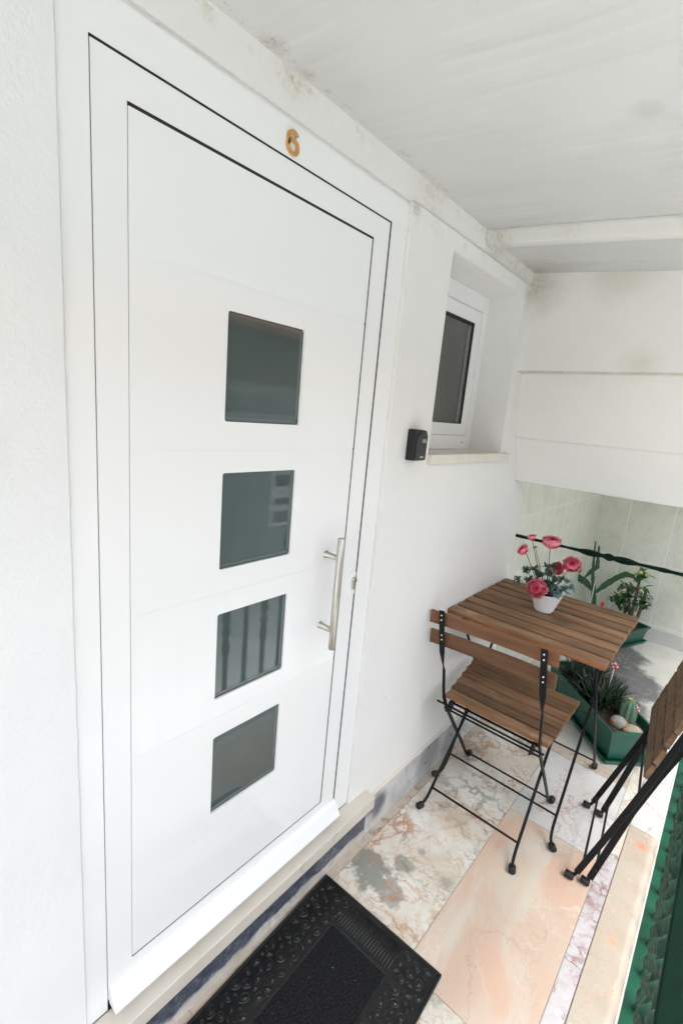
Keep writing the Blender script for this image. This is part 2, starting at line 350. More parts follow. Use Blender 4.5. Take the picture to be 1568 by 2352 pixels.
M_sill = simple('window sill stone', (0.72, 0.68, 0.60), 0.5, var=0.06, nscale=20, bmp=0.1)
M_bb = marble('blue grey baseboard', (0.60, 0.60, 0.59), (0.40, 0.41, 0.43), [((0.22, 0.24, 0.29), 14, 0.03, 0.7), ((0.50, 0.42, 0.34), 5, 0.015, 0.5)], 0.35, cloud=9.0,
              patches=[((0.835, -0.02, 0.085), 0.02, 0.065, (0.085, 0.095, 0.125), 0.92), ((0.79, -0.02, 0.10), 0.01, 0.05, (0.12, 0.13, 0.16), 0.9), ((1.17, -0.02, 0.09), 0.03, 0.12, (0.19, 0.195, 0.22), 0.8), ((1.33, -0.02, 0.06), 0.02, 0.1, (0.21, 0.215, 0.24), 0.8)])
def base_door():
    mt = marble('navy and beige baseboard', (0.60, 0.58, 0.53), (0.44, 0.42, 0.38), [((0.62, 0.55, 0.5), 16, 0.02, 0.6), ((0.34, 0.24, 0.18), 8, 0.015, 0.7)], 0.35, cloud=12.0)
    nt = mt.node_tree; b = nt.nodes['Principled BSDF']; src = b.inputs['Base Color'].links[0].from_socket
    g = N(nt, 'ShaderNodeNewGeometry'); sp = N(nt, 'ShaderNodeSeparateXYZ'); L(nt, g.outputs['Position'], sp.inputs[0])
    n = noise(nt, coords(nt, (0.5, 1, 1)), 22, 5, 0.6); zz = mth(nt, 'ADD', sp.outputs[2], mth(nt, 'MULTIPLY', mth(nt, 'SUBTRACT', n, 0.5), 0.05))
    f = ramp(nt, zz, [(0.030, (0, 0, 0)), (0.038, (1, 1, 1))])
    sc = ramp(nt, noise(nt, coords(nt, (1, 1, 1), rot=(0, 0.8, 0)), 70, 6, 0.75), [(0.45, (0.05, 0.058, 0.085)), (0.60, (0.13, 0.145, 0.18)), (0.70, (0.45, 0.45, 0.46))])
    L(nt, mix(nt, f, src, sc), b.inputs['Base Color']); return mt
M_bbd = base_door()
M_bstrip = marble('beige border strip', (0.50, 0.43, 0.355), (0.42, 0.35, 0.29), [((0.30, 0.16, 0.12), 8, 0.02, 0.8), ((0.3, 0.31, 0.3), 5, 0.02, 0.6)], 0.3, cells=[(16, 0.12, (0.20, 0.12, 0.10), 0.8, 0.52)])
M_ma = marble('white veined marble', (0.67, 0.66, 0.615), (0.55, 0.495, 0.41),
              [((0.40, 0.20, 0.10), 6.5, 0.022, 0.85), ((0.22, 0.22, 0.20), 4.2, 0.026, 0.85), ((0.50, 0.34, 0.21), 11, 0.03, 0.6), ((0.25, 0.20, 0.18), 14, 0.012, 0.7)], 0.22, cells=[(11, 0.10, (0.38, 0.19, 0.10), 0.85, 0.50), (7, 0.09, (0.19, 0.20, 0.175), 0.85, 0.51), (24, 0.07, (0.34, 0.22, 0.16), 0.6, 0.50)], flow=((5, 2.5, 1), 0.6, (0.52, 0.44, 0.33), 0.35),
              patches=[((0.69, -0.10, 0), 0.05, 0.075, (0.20, 0.21, 0.185), 0.9), ((0.78, -0.17, 0), 0.025, 0.04, (0.23, 0.24, 0.215), 0.85), ((0.68, -0.19, 0), 0.03, 0.05, (0.27, 0.28, 0.25), 0.8), ((0.86, -0.19, 0), 0.015, 0.03, (0.24, 0.25, 0.22), 0.8),
                       ((1.03, -0.19, 0), 0.0, 0.11, (0.52, 0.34, 0.22), 0.5), ((0.83, -0.30, 0), 0.0, 0.04, (0.26, 0.27, 0.25), 0.7), ((1.45, -0.15, 0), 0.0, 0.16, (0.47, 0.40, 0.31), 0.5)])
M_mw = marble('pale marble', (0.60, 0.60, 0.595), (0.54, 0.52, 0.49), [((0.38, 0.20, 0.15), 4.0, 0.012, 0.7), ((0.40, 0.40, 0.38), 6, 0.015, 0.5)], 0.16, cells=[(6, 0.035, (0.36, 0.24, 0.19), 0.7, 0.50)])
M_mp = marble('pink marble', (0.58, 0.40, 0.305), (0.53, 0.43, 0.345), [((0.70, 0.62, 0.54), 3.0, 0.03, 0.85), ((0.36, 0.27, 0.22), 7, 0.008, 0.4)], 0.2,
              patches=[((0.98, -0.45, 0), 0.02, 0.13, (0.60, 0.54, 0.43), 0.7), ((1.2, -0.5, 0), 0.0, 0.06, (0.42, 0.34, 0.28), 0.6), ((1.10, -0.42, 0), 0.0, 0.07, (0.50, 0.46, 0.38), 0.6)], cloud=3.0, flow=((3.0, 9.0, 1), -0.75, (0.56, 0.53, 0.46), 0.75), cells=[(5, 0.03, (0.36, 0.25, 0.18), 0.6, 0.52), (9, 0.05, (0.58, 0.56, 0.50), 0.6, 0.54)])
M_mv = marble('violet veined strip', (0.55, 0.535, 0.54), (0.47, 0.44, 0.44), [((0.30, 0.15, 0.15), 12, 0.035, 0.85), ((0.42, 0.30, 0.28), 24, 0.03, 0.6)], 0.28, cells=[(26, 0.16, (0.30, 0.17, 0.17), 0.8, 0.47), (13, 0.09, (0.24, 0.12, 0.13), 0.8, 0.54)])
M_mc = marble('coping marble', (0.46, 0.405, 0.335), (0.43, 0.355, 0.28), [((0.60, 0.38, 0.22), 3.0, 0.012, 0.5), ((0.55, 0.24, 0.14), 7.0, 0.010, 0.4)], 0.24,
              patches=[((1.42, -0.72, 0.0), 0.0, 0.025, (0.66, 0.25, 0.14), 0.8), ((0.66, -0.72, 0.0), 0.0, 0.05, (0.66, 0.27, 0.15), 0.7), ((1.0, -0.715, 0), 0, 0.02, (0.62, 0.32, 0.2), 0.7)])
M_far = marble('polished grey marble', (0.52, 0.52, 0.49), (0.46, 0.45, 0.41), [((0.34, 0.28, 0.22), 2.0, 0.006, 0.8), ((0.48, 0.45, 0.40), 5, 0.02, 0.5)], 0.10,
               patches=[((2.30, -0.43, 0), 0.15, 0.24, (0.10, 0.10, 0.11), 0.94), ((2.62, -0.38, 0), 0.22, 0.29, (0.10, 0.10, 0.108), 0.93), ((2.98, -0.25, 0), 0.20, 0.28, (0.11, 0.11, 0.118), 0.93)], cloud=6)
M_grout = simple('grout', (0.36, 0.34, 0.30), 0.9, var=0.2, nscale=80)
M_wtop = wood('weathered wood', (0.075, 0.043, 0.026), (0.190, 0.117, 0.068), (0.30, 0.205, 0.130), 0.62, worn=0.55)
M_wedge = wood('oiled wood', (0.10, 0.040, 0.016), (0.21, 0.090, 0.038), (0.36, 0.18, 0.085), 0.5)  # unweathered slat sides, colour darkened so the gaps look shaded
M_wback = wood('brown backrest wood', (0.095, 0.045, 0.024), (0.165, 0.078, 0.040), (0.23, 0.115, 0.060), 0.5)
M_black = simple('black steel', (0.0045, 0.005, 0.006), 0.5, var=0.2, nscale=40, bmp=0.15, spec=0.25)
M_cap = simple('black rubber', (0.007, 0.008, 0.009), 0.6)
M_bolt = simple('bolt head', (0.62, 0.62, 0.62), 0.25, 0.8)
M_green = simple('green railing paint', (0.007, 0.060, 0.034), 0.45, var=0.35, nscale=14, bmp=0.15, bscale=60, spec=0.35)
M_greenshade = simple('shaded green paint', (0.0022, 0.017, 0.0095), 0.7, var=0.25, nscale=10, spec=0.12)  # railing green darkened, the handrail's weaker light put into the colour
M_planter = simple('green plastic', (0.008, 0.085, 0.058), 0.40, var=0.15, nscale=12, bmp=0.1)
M_soil = simple('potting soil', (0.055, 0.032, 0.022), 0.95, var=0.7, nscale=110, bmp=1.0, bscale=150)
M_pot = simple('white ceramic', (0.74, 0.73, 0.72), 0.45, var=0.03, nscale=20)
M_key = simple('key box plastic', (0.006, 0.006, 0.007), 0.48, var=0.2, nscale=60, bmp=0.15, bscale=400)
M_keyc = simple('key box cover', (0.017, 0.018, 0.021), 0.5, var=0.1, nscale=60, bmp=0.2, bscale=500)
M_dial = simple('dial wheel', (0.32, 0.32, 0.30), 0.5)
M_print = simple('printed lettering', (0.55, 0.60, 0.60), 0.5)
M_six = simple('orange wood numeral', (0.52, 0.27, 0.075), 0.5, var=0.10, nscale=60)
M_rub = simple('black rubber mat', (0.006, 0.0065, 0.007), 0.38, var=0.3, nscale=40, bmp=0.15, bscale=300)
M_carpet = simple('black carpet pile', (0.012, 0.0125, 0.0135), 0.95, var=0.85, nscale=210, bmp=1.0, bscale=260, spec=0.1)
M_lint = simple('lint speck', (0.5, 0.5, 0.5), 0.9)

def tile_mat():
    """green-grey bathroom tiles with pale grout, laid in 0.25 x 0.33 m"""
    mt, nt, b = new_mat('green grey wall tile')
    g = N(nt, 'ShaderNodeNewGeometry'); sp = N(nt, 'ShaderNodeSeparateXYZ'); L(nt, g.outputs['Position'], sp.inputs[0])
    def line(c, per, off, wd):
        f = mth(nt, 'FRACT', mth(nt, 'DIVIDE', mth(nt, 'SUBTRACT', c, off), per))
        return mth(nt, 'LESS_THAN', f, wd / per)
    nz = N(nt, 'ShaderNodeSeparateXYZ'); L(nt, g.outputs['Normal'], nz.inputs[0])
    isend = mth(nt, 'GREATER_THAN', mth(nt, 'ABSOLUTE', nz.outputs[0]), 0.5)
    gx = line(sp.outputs[0], 0.118, 1.73, 0.006); gy = line(sp.outputs[1], 0.262, -0.182, 0.009); gz = line(sp.outputs[2], 0.42, 0.116, 0.007)
    gl = mth(nt, 'ADD', mth(nt, 'MULTIPLY', gy, isend), mth(nt, 'MULTIPLY', gx, mth(nt, 'SUBTRACT', 1.0, isend)))
    gr = mth(nt, 'MAXIMUM', gl, gz)
    c = ramp(nt, noise(nt, coords(nt), 9, 7, 0.68, 0.6), [(0.30, (0.64, 0.66, 0.57)), (0.5, (0.73, 0.74, 0.655)), (0.72, (0.80, 0.80, 0.73))])
    dg = noise(nt, coords(nt, (3, 3, 1.2), rot=(0.6, 0.3, 0.2)), 5, 5, 0.6, 1.0)
    c = mix(nt, ramp(nt, dg, [(0.55, (0, 0, 0)), (0.75, (0.5, 0.5, 0.5))]), c, (0.80, 0.80, 0.73))
    c = mix(nt, mth(nt, 'MULTIPLY', gr, 0.75), c, (0.86, 0.87, 0.84))
    L(nt, c, b.inputs['Base Color']); b.inputs['Roughness'].default_value = 0.2
    bump(nt, b, mth(nt, 'SUBTRACT', 1.0, gr), 0.4, 0.002)
    return mt
M_tile = tile_mat()

# ------------------------------------------------------------------ ground outside, house opposite
q = MB(); q.box((-40, -40, -2.22), (40, -0.90, -2.20))
M_pave = simple('street paving', (0.58, 0.58, 0.56), 0.85, var=0.15, nscale=2, bmp=0.4, bscale=40)
structure(q.build('street', M_pave))
q = MB(); q.box((-6, -0.766, -2.199), (5, 3, -0.020)); structure(q.build('terrace_base', simple('terrace wall', (0.55, 0.54, 0.50), 0.8, var=0.08)))

nb = thing('neighbour_house', 'low grey house with orange roof across the street, mirrored in the door panes', 'house', (0, -6, -2.2))
q = MB(); q.box((-9, -9, -2.2), (14, -6, 2.5)); q.build('wall', simple('grey render', (0.36, 0.40, 0.385), 0.8, var=0.15, nscale=1.2), nb)
q = MB(); q.box((-9, -6.05, 1.55), (14, -5.90, 1.72)); q.box((-9, -6.3, 1.05), (14, -5.94, 1.20)); q.build('cornice', simple('pale cornice', (0.62, 0.62, 0.60), 0.7), nb, 0.01)
q = MB(); q.box((-9, -6.2, 1.72), (14, -5.6, 2.45)); q.build('eave', simple('brown eave', (0.16, 0.12, 0.10), 0.8, var=0.3, nscale=2), nb)
q = MB(); q.prism([(-5.5, 2.5), (-5.5, 2.62), (-7.6, 3.5), (-9.5, 2.62), (-9.5, 2.5)], 0, -9.4, 14.4)
q.build('roof', simple('orange roof tile', (0.40, 0.15, 0.08), 0.8, var=0.4, nscale=6), nb)
for x0, z0 in ((-3.0, -1.2), (1.0, -1.2), (5.55, -0.95), (8.6, -1.2)):
    f = box_obj('window', (x0, -6.0, z0), (x0 + 1.5, -5.96, z0 + 1.15), M_pvc, nb)
    for k in range(3):
        for j in range(3): box_obj('pane', (x0 + 0.08 + 0.46 * k, -5.96, z0 + 0.07 + 0.36 * j), (x0 + 0.46 + 0.46 * k, -5.955, z0 + (0.20 if j == 1 else 0.30) + 0.36 * j), M_glass2, f)

# ------------------------------------------------------------------ porch floor: grout bed and marble slabs
q = MB(); q.m = 0
q.box((-1.2, -0.700, -0.019), (3.42, 0.06, -0.0015), 0)
mats = [M_grout, M_ma, M_mw, M_mp, M_mv, M_far, M_bstrip]
G = 0.0012
tn = [0.0]
def tile(x0, x1, y0, y1, mi, z=0.0):
    tn[0] += 0.37; q.tid = tn[0]
    q.box((x0 + G, y0 + G, -0.001), (x1 - G, y1 - G, z), mi)
for x0, x1, mi in ((-0.6, -0.05, 1), (-0.05, 0.545, 1), (0.545, 1.14, 1), (1.14, 1.70, 1)): tile(x0, x1, -0.327, -0.047, mi)
for x0, x1, mi in ((-0.6, -0.05, 3), (-0.05, 0.548, 1), (0.548, 1.25, 3), (1.25, 1.70, 2)): tile(x0, x1, -0.627, -0.327, mi)
for x0, x1, mi in ((-0.6, 0.30, 4), (0.30, 0.865, 4), (0.865, 1.30, 4), (1.30, 1.89, 1), (1.89, 2.4, 2)): tile(x0, x1, -0.672, -0.627, mi)
for x0, x1 in ((-0.6, 0.12), (0.12, 0.79), (0.79, 1.28), (1.28, 1.74)): tile(x0, x1, -0.047, 0.0, 6)
tile(1.70, 1.765, -0.627, -0.047, 6)
for x0, x1 in ((1.765, 2.55), (2.55, 3.41)): tile(x0, x1, -0.78 if x0 > 2.4 else -0.627, 0.04, 5)
tile(2.4, 2.55, -0.78, -0.627, 5)
structure(q.build('floor', mats))

# rounded marble coping along the open edge
q = MB(); cs = []
for k in range(9):
    a = R(90 - 90 * k / 8); cs.append((-0.738 - 0.024 * math.cos(a), -0.024 + 0.024 * math.sin(a) + 0.003))
prof = [(-0.6735, 0.003)] + [(y, z) for y, z in cs] + [(-0.762, -0.055), (-0.6735, -0.055)]
for x0, x1, t in ((-0.9, 0.22, 1.1), (0.22, 1.50, 2.3), (1.50, 2.45, 7.9), (2.45, 3.40, 9.1)):
    q.tid = t; q.prism(prof, 0, x0 + G, x1 - G)
    if t > 7: q.mi[-(len(prof) + 2):] = [1] * (len(prof) + 2)
o = q.build('coping', [M_mc, M_mw], bevel=0.0); structure(o)

# ------------------------------------------------------------------ house wall with its openings
W0 = -0.008     # face of the plaster right of the door
hw = thing('house_wall', 'white plastered front wall of the house with door and small window openings', 'wall', (0.0, 0.0, 0.0))
ox0, ox1, oz0, oz1 = 0.890, 1.424, 1.235, 1.822
q = MB()
q.box((0.6765, W0, 0.0), (ox0, 0.20, 1.868)); q.box((ox1, W0, 0.0), (1.742, 0.20, 1.868))
q.box((ox0, W0, 0.0), (ox1, 0.20, oz0)); q.box((ox0, W0, oz1), (ox1, 0.20, 1.868))
q.box((-0.085, 0.004, 1.861), (0.6765, 0.20, 1.868))
q.build('plaster_face', M_wall, hw)
q = MB(); q.prism([(0.25, 1.8685), (-0.0006, 1.8685), (-0.0012, 1.871), (-0.008, 1.905), (-0.018, 1.96), (0.25, 1.96)], 0, -1.4, 1.48)
q.build('cove', M_cove, hw)
# left stucco wall with a slightly ragged edge against the door frame
q = MB(); rows = []
for i in range(46):
    z = -0.02 + 1.885 * i / 45; xe = -0.0878 + rnd.uniform(-0.0005, 0.0005)
    rows.append(q.add([(-1.6, 0.2, z), (-1.6, -0.0035, z), (xe - 0.003, -0.0035, z), (xe, -0.0006, z), (xe, 0.2, z)]))
for a, b in zip(rows, rows[1:]):
    for j in range(4): q.face([a + j, a + j + 1, b + j + 1, b + j])
q.build('stucco_face', M_stucco, hw)
# baseboard
q = MB(); q.tid = 2.0
for x0, x1 in ((-1.2, 0.36), (0.36, 0.765), (0.765, 1.40), (1.40, 1.742)):
    q.tid += 0.9; q.box((x0 + 0.0008, -0.021, 0.0), (x1 - 0.0008, W0 - 0.0005, 0.128), 0 if x0 < 0.7 else 1)
q.build('baseboard', [M_bbd, M_bb], hw, 0.001)
q = MB(); q.box((0.765, -0.017, 0.1285), (1.742, W0 - 0.0005, 0.136)); q.build('baseboard_top', M_sill, hw, 0.001)
box_obj('inner_wall', (-1.6, 0.2, -0.02), (1.742, 0.24, 2.0), M_wall, hw)

# tiled wall beyond the porch end
tw = thing('tiled_wall', 'grey green tiled wall at the far end under the stairs', 'wall', (1.74, 0, 0))
q = MB(); q.box((1.743, 0.012, 0.0), (3.43, 0.2, 1.2)); q.box((3.42, -2.2, -2.19), (3.6, 0.012, 1.2)); q.build('tiling', M_tile, tw)
q = MB(); q.box((3.408, -2.2, 0.0), (3.419, 0.010, 0.10)); q.tid = 1; q.build('baseboard', marble('white plinth', (0.62, 0.62, 0.60), (0.55, 0.55, 0.53), [((0.5, 0.5, 0.48), 6, 0.02, 0.4)], 0.2), tw)

# stair block whose stepped underside closes the porch end
sb = thing('staircase_block', 'white plastered underside of the stairs with stepped bands at the porch end', 'staircase', (1.5, -0.4, 1.2))
q = MB(); q.prism([(1.476, 2.1), (1.476, 1.571), (1.512, 1.568), (1.513, 1.545), (1.542, 1.330), (1.566, 1.324), (1.570, 1.31), (1.622, 1.150), (1.66, 1.145), (3.45, 1.145), (3.45, 2.1)], 1, -1.12, 0.004)
q.build('soffit', M_back, sb, 0.003, 2)

# ceiling (falls slightly outwards) and the low beam across it
def cz(y): return 1.928 + 0.09 * y
q = MB(); q.prism([(0.0, cz(0)), (-1.32, cz(-1.32)), (-1.32, 2.1), (0.0, 2.1)], 0, -1.6, 1.10)
structure(q.build('ceiling', M_ceil))
q = MB(); q.prism([(0.0, cz(0) - 0.012), (-1.32, cz(-1.32) - 0.012), (-1.32, 2.1), (0.0, 2.1)], 0, 1.1005, 1.80)
structure(q.build('ceiling_far_bay', M_ceil))
bmo = MB(); pts = []
for (x, z_) in ((1.056, 0.004), (1.066, -0.038), (1.100, -0.044), (1.108, 0.004)):
    pts.append((x, z_))
k = bmo.add([(x, -0.004, cz(-0.004) + z_) for x, z_ in pts]); k2 = bmo.add([(x, -1.32, cz(-1.32) + z_) for x, z_ in pts])
bmo.face([k, k + 1, k + 2, k + 3]); bmo.face([k2 + 3, k2 + 2, k2 + 1, k2])
for i in range(4): bmo.face([k + i, k + (i + 1) % 4, k2 + (i + 1) % 4, k2 + i])
for q_ in (0,): pass
o = bmo.build('ceiling_beam', plaster('beam plaster', (0.63, 0.635, 0.595), 0.5, 110, stains=[((1.07, -0.05, 1.90), 0.0, 0.06, (0.33, 0.32, 0.22), 0.8, 60), ((1.07, -0.25, 1.885), 0.0, 0.05, (0.5, 0.49, 0.4), 0.5, 40)]), None, 0.012, 3)
tag(o, 'shallow cream beam crossing the white ceiling near the porch end', 'beam')

# ------------------------------------------------------------------ front door
fd = thing('front_door', 'white front door with four square dark glass panes and a bar handle', 'door', (0.28, 0, 0.2))
LX0, LX1, LZ0, LZ1 = 0.0, 0.5475, 0.265, 1.747
FX0, FX1, FZ1 = -0.0482, 0.6083, 1.8004
q = MB()
q.box((-0.0885, 0.0, 0.178), (FX0 - 0.0020, 0.05, FZ1 + 0.0030)); q.box((FX1 + 0.0050, 0.0, 0.178), (0.6760, 0.05, FZ1 + 0.0030))
q.box((-0.0885, 0.0, FZ1 + 0.0030), (0.6760, 0.05, 1.8605))
q.build('door_frame', M_pvc, fd)
q = MB(); q.box((FX1 + 0.068, -0.0065, 0.178), (0.694, 0.0, 1.8605)); q.build('sealant_bead', simple('aged sealant', (0.74, 0.72, 0.64), 0.6, var=0.05), fd, 0.002, 2)
q = MB()
q.box((FX0, 0.001, 0.20), (LX0 - 0.0010, 0.05, FZ1 - 0.0005)); q.box((LX1 + 0.0050, 0.001, 0.20), (FX1, 0.05, FZ1 - 0.0005))
q.box((LX0 - 0.0010, 0.001, LZ1 + 0.0055), (LX1 + 0.0050, 0.05, FZ1 - 0.0005)); q.box((LX0 - 0.0010, 0.001, 0.20), (LX1 + 0.0050, 0.05, LZ0 - 0.0042))
sash = q.build('sash', M_pvc, fd)
box_obj('gasket', (-0.085, 0.0505, 0.19), (0.674, 0.056, 1.86), M_gap, fd)
q = MB(); q.box((LX0 - 0.003, 0.0075, LZ0 - 0.003), (LX1 + 0.003, 0.0505, LZ1 + 0.004))
G2 = 0.0006
q.box((LX0 - 0.0004, G2, LZ1 + 0.0002), (LX1 + 0.0044, 0.0074, LZ1 + 0.0053)); q.box((LX1 + 0.0002, G2, LZ0 - 0.003), (LX1 + 0.0048, 0.0074, LZ1 + 0.0002)); q.box((LX0 - 0.0004, G2, LZ0 - 0.0040), (LX1 + 0.0044, 0.0074, LZ0 - 0.0002))
q.box((FX1 + 0.0002, G2, 0.236), (FX1 + 0.0048, 0.02, FZ1)); q.box((FX0 - 0.001, G2, FZ1 - 0.0003), (FX1 + 0.0048, 0.02, FZ1 + 0.0028))
q.build('gap_seal', M_gap, fd)
q = MB(); q.box((FX0 - 0.0018, 0.0025, 0.20), (FX0 - 0.0002, 0.02, FZ1 - 0.0005)); q.box((LX0 - 0.0008, 0.002, LZ0), (LX0 - 0.0002, 0.0073, LZ1)); q.build('grey_seal', simple('grey seal', (0.22, 0.23, 0.22), 0.7), fd)
# leaf: six boards with shallow grooves, four holes with rounded corners
GZ = [LZ0, 0.437, 0.721, 0.999, 1.281, 1.568, LZ1]
WX0, WX1, WH = 0.1737, 0.3605, 0.190
WT = [0.672, 0.953, 1.2365, 1.5215]
leaf = MB(); gd = 0.0007
def rrect(x0, x1, z0, z1, r, n=5):
    P = []
    for cx, cz_, a0 in ((x1 - r, z1 - r, 0), (x0 + r, z1 - r, 90), (x0 + r, z0 + r, 180), (x1 - r, z0 + r, 270)):
        for i in range(n + 1): a = R(a0 + 90 * i / n); P.append((cx + r * math.cos(a), cz_ + r * math.sin(a)))
    return P
for i in range(6):
    z0, z1 = GZ[i] + (0.0022 if i else 0), GZ[i + 1] - (0.0022 if i < 5 else 0)
    if i in (0, 5): leaf.box((LX0, 0.0, z0), (LX1, 0.007, z1)); continue
    t = WT[i - 1]; hz0, hz1 = t - WH, t
    H = rrect(WX0, WX1, hz0, hz1, 0.005); n = len(H) // 4
    # quad ring between the rectangle and the hole
    cor = [(LX1, z1), (LX0, z1), (LX0, z0), (LX1, z0)]
    kf = leaf.add([(x, 0.0, z) for x, z in H]); kb = leaf.add([(x, 0.0068, z) for x, z in H]); kc = leaf.add([(x, 0.0, z) for x, z in cor]); kd = leaf.add([(x, 0.007, z) for x, z in cor])
    for c in range(4):
        for j in range(n - 1): leaf.face([kc + c, kf + c * n + j, kf + c * n + j + 1])
        nx = (c + 1) % 4; leaf.face([kc + c, kf + c * n + n - 1, kf + nx * n, kc + nx])
        leaf.face([kc + c, kc + nx, kd + nx, kd + c])
    for j in range(len(H)): j2 = (j + 1) % len(H); leaf.face([kf + j, kf + j2, kb + j2, kb + j])
for i in range(1, 6): leaf.box((LX0 + 0.0002, gd, GZ[i] - 0.0028), (LX1 - 0.0002, 0.0068, GZ[i] + 0.0028))
lf = leaf.build('door_leaf', M_leaf, fd)
for t in WT:
    q = MB(); e = 0.0012
    q.box((WX0 - 0.004, 0.0066, t - WH - 0.004), (WX1 + 0.004, 0.0074, t + 0.004))
    p = q.build('glass_pane', M_glass, lf)
    q = MB()
    for a, b in (((WX0, t - WH), (WX1, t - WH + 0.0095)), ((WX1 - 0.0085, t - WH + 0.0097), (WX1, t - 0.0005))):
        q.box((a[0] + e, 0.0058, a[1] + e), (b[0] - e, 0.0065, b[1] - e))
    q.build('pane_edge', glass_mat('bevelled glass edge', (0.10, 0.13, 0.125), (0.15, 0.18, 0.17), 0.15), lf)
for t in WT:
    q = MB(); e = 0.0013
    for a, b in (((WX0, t - WH), (WX1, t - WH + e)), ((WX0, t - e), (WX1, t)), ((WX0, t - WH + e), (WX0 + e, t - e)), ((WX1 - e, t - WH + e), (WX1, t - e))): q.box((a[0] + 0.0002, 0.0048, a[1] + 0.0002), (b[0] - 0.0002, 0.0064, b[1] - 0.0002))
    q.build('pane_seal', M_gap, lf)
# bar handle
q = MB(); q.lathe((0.479, -0.047, 0.792), [(0, 0), (0.0078, 0), (0.0088, 0.001), (0.0088, 0.284), (0.0078, 0.285), (0, 0.285)], 24)
hd = q.build('handle', M_steel, lf)
for z in (1.025, 0.839):
    q = MB(); q.lathe((0.481, 0.0, z), [(0, -0.0005), (0.0092, -0.0005), (0.0092, 0.002), (0.0072, 0.003), (0.0068, 0.040), (0, 0.040)], 20, (0, -1, 0)); q.build('handle_post', M_steel, lf)
# lock: white escutcheon with cylinder
q = MB(); q.prism(rrect(0.5835, 0.6075, 0.888, 0.958, 0.009), 1, -0.0022, 0.001); esc = q.build('lock_plate', M_pvc, fd, 0.0006, 2)
q = MB(); q.lathe((0.5985, -0.0022, 0.934), [(0, 0.0), (0, 0.006), (0.0072, 0.006), (0.0072, 0.0)][::-1], 20, (0, -1, 0)); q.box((0.5942, -0.0080, 0.908), (0.6028, -0.0022, 0.931)); q.build('lock_cylinder', M_steel, esc)
box_obj('keyhole', (0.5972, -0.0088, 0.928), (0.5998, -0.0080, 0.939), M_gap, esc)
# drip cap
q = MB(); q.prism([(0.001, 0.2345), (-0.004, 0.234), (-0.012, 0.228), (-0.027, 0.199), (-0.028, 0.193), (0.001, 0.193)], 0, -0.047, 0.612)
q.build('drip_cap', M_pvc, fd, 0.001, 2)
# small hinge marks on the far edge of the leaf
for z in (1.281, 0.999, 0.721, 1.568): box_obj('edge_clip', (LX1 + 0.0003, -0.0004, z - 0.0045), (LX1 + 0.0020, 0.004, z + 0.0045), M_gap, lf)
# stone threshold
o = MB(); o.tid = 4.2; o.box((-0.30, -0.050, 0.136), (0.762, 0.0, 0.1765)); o = o.build('threshold', [M_cream], None, 0.002, 2)
tag(o, 'cream stone threshold slab under the white front door', 'threshold')

# numeral
q = MB(); cx, cz_, s = 0.2965, 1.8275, 0.0185; path = []
for a in range(35, 181, 12): path.append((cx + 0.62 * s * math.cos(R(a)) + 0.0 , cz_ + 0.28 * s + 0.62 * s * math.sin(R(a)) * 1.05))
for a in range(180, 541, 15): path.append((cx + 0.62 * s * math.cos(R(a)), cz_ - 0.32 * s + 0.58 * s * math.sin(R(a))))
pts3 = [(x, -0.0022, z) for x, z in path]
q.tube(pts3, 0, flat=(0.0044, 0.0068), ref=(0, -1, 0))
o = q.build('house_number', M_six, None, 0.0006, 1); tag(o, 'orange wooden numeral 6 fixed on the frame above the door', 'house number')

# ------------------------------------------------------------------ key box
kb = thing('key_box', 'black combination key box on the white wall beside the window sill', 'key box', (0.79, 0, 1.29))
q = MB(); P = [(0.768, 1.252), (0.825, 1.252), (0.8285, 1.256), (0.8285, 1.328), (0.822, 1.3355), (0.80, 1.3375), (0.772, 1.3375), (0.768, 1.334)]
q.prism(P, 1, -0.008, -0.036); q.build('body', M_key, kb, 0.0025, 3)
q = MB(); P = [(0.7715, 1.2545), (0.824, 1.2545), (0.826, 1.257), (0.826, 1.322), (0.818, 1.330), (0.797, 1.3315), (0.779, 1.322), (0.7715, 1.318)]
q.prism(P, 1, -0.0365, -0.0392); q.build('cover', M_keyc, kb, 0.001, 2)
for i in range(4):
    x = 0.7985 + i * 0.0052
    q = MB(); q.box((x, -0.0408, 1.302), (x + 0.0040, -0.0392, 1.3125)); dl = q.build('dial', M_dial, kb, 0.0005)
    q = MB(); q.box((x + 0.0010, -0.0411, 1.3045), (x + 0.0030, -0.0408, 1.3055)); q.box((x + 0.0010, -0.0411, 1.3085), (x + 0.0030, -0.0408, 1.3095)); q.build('digit', M_key, dl)
q = MB(); x = 0.796
for i, (w_, h) in enumerate(((0.0026, 0.0046), (0.0022, 0.0042), (0.0026, 0.0062), (0.0028, 0.0044), (0.0026, 0.0044), (0.0016, 0.0042))):
    q.box((x, -0.0397, 1.2600), (x + 0.0009, -0.0392, 1.2600 + h)); q.box((x + 0.0009, -0.0397, 1.2600), (x + w_, -0.0392, 1.2612)); q.box((x + 0.0009, -0.0397, 1.2628), (x + w_, -0.0392, 1.2640)); x += w_ + 0.0005
q.build('lettering', M_print, kb)

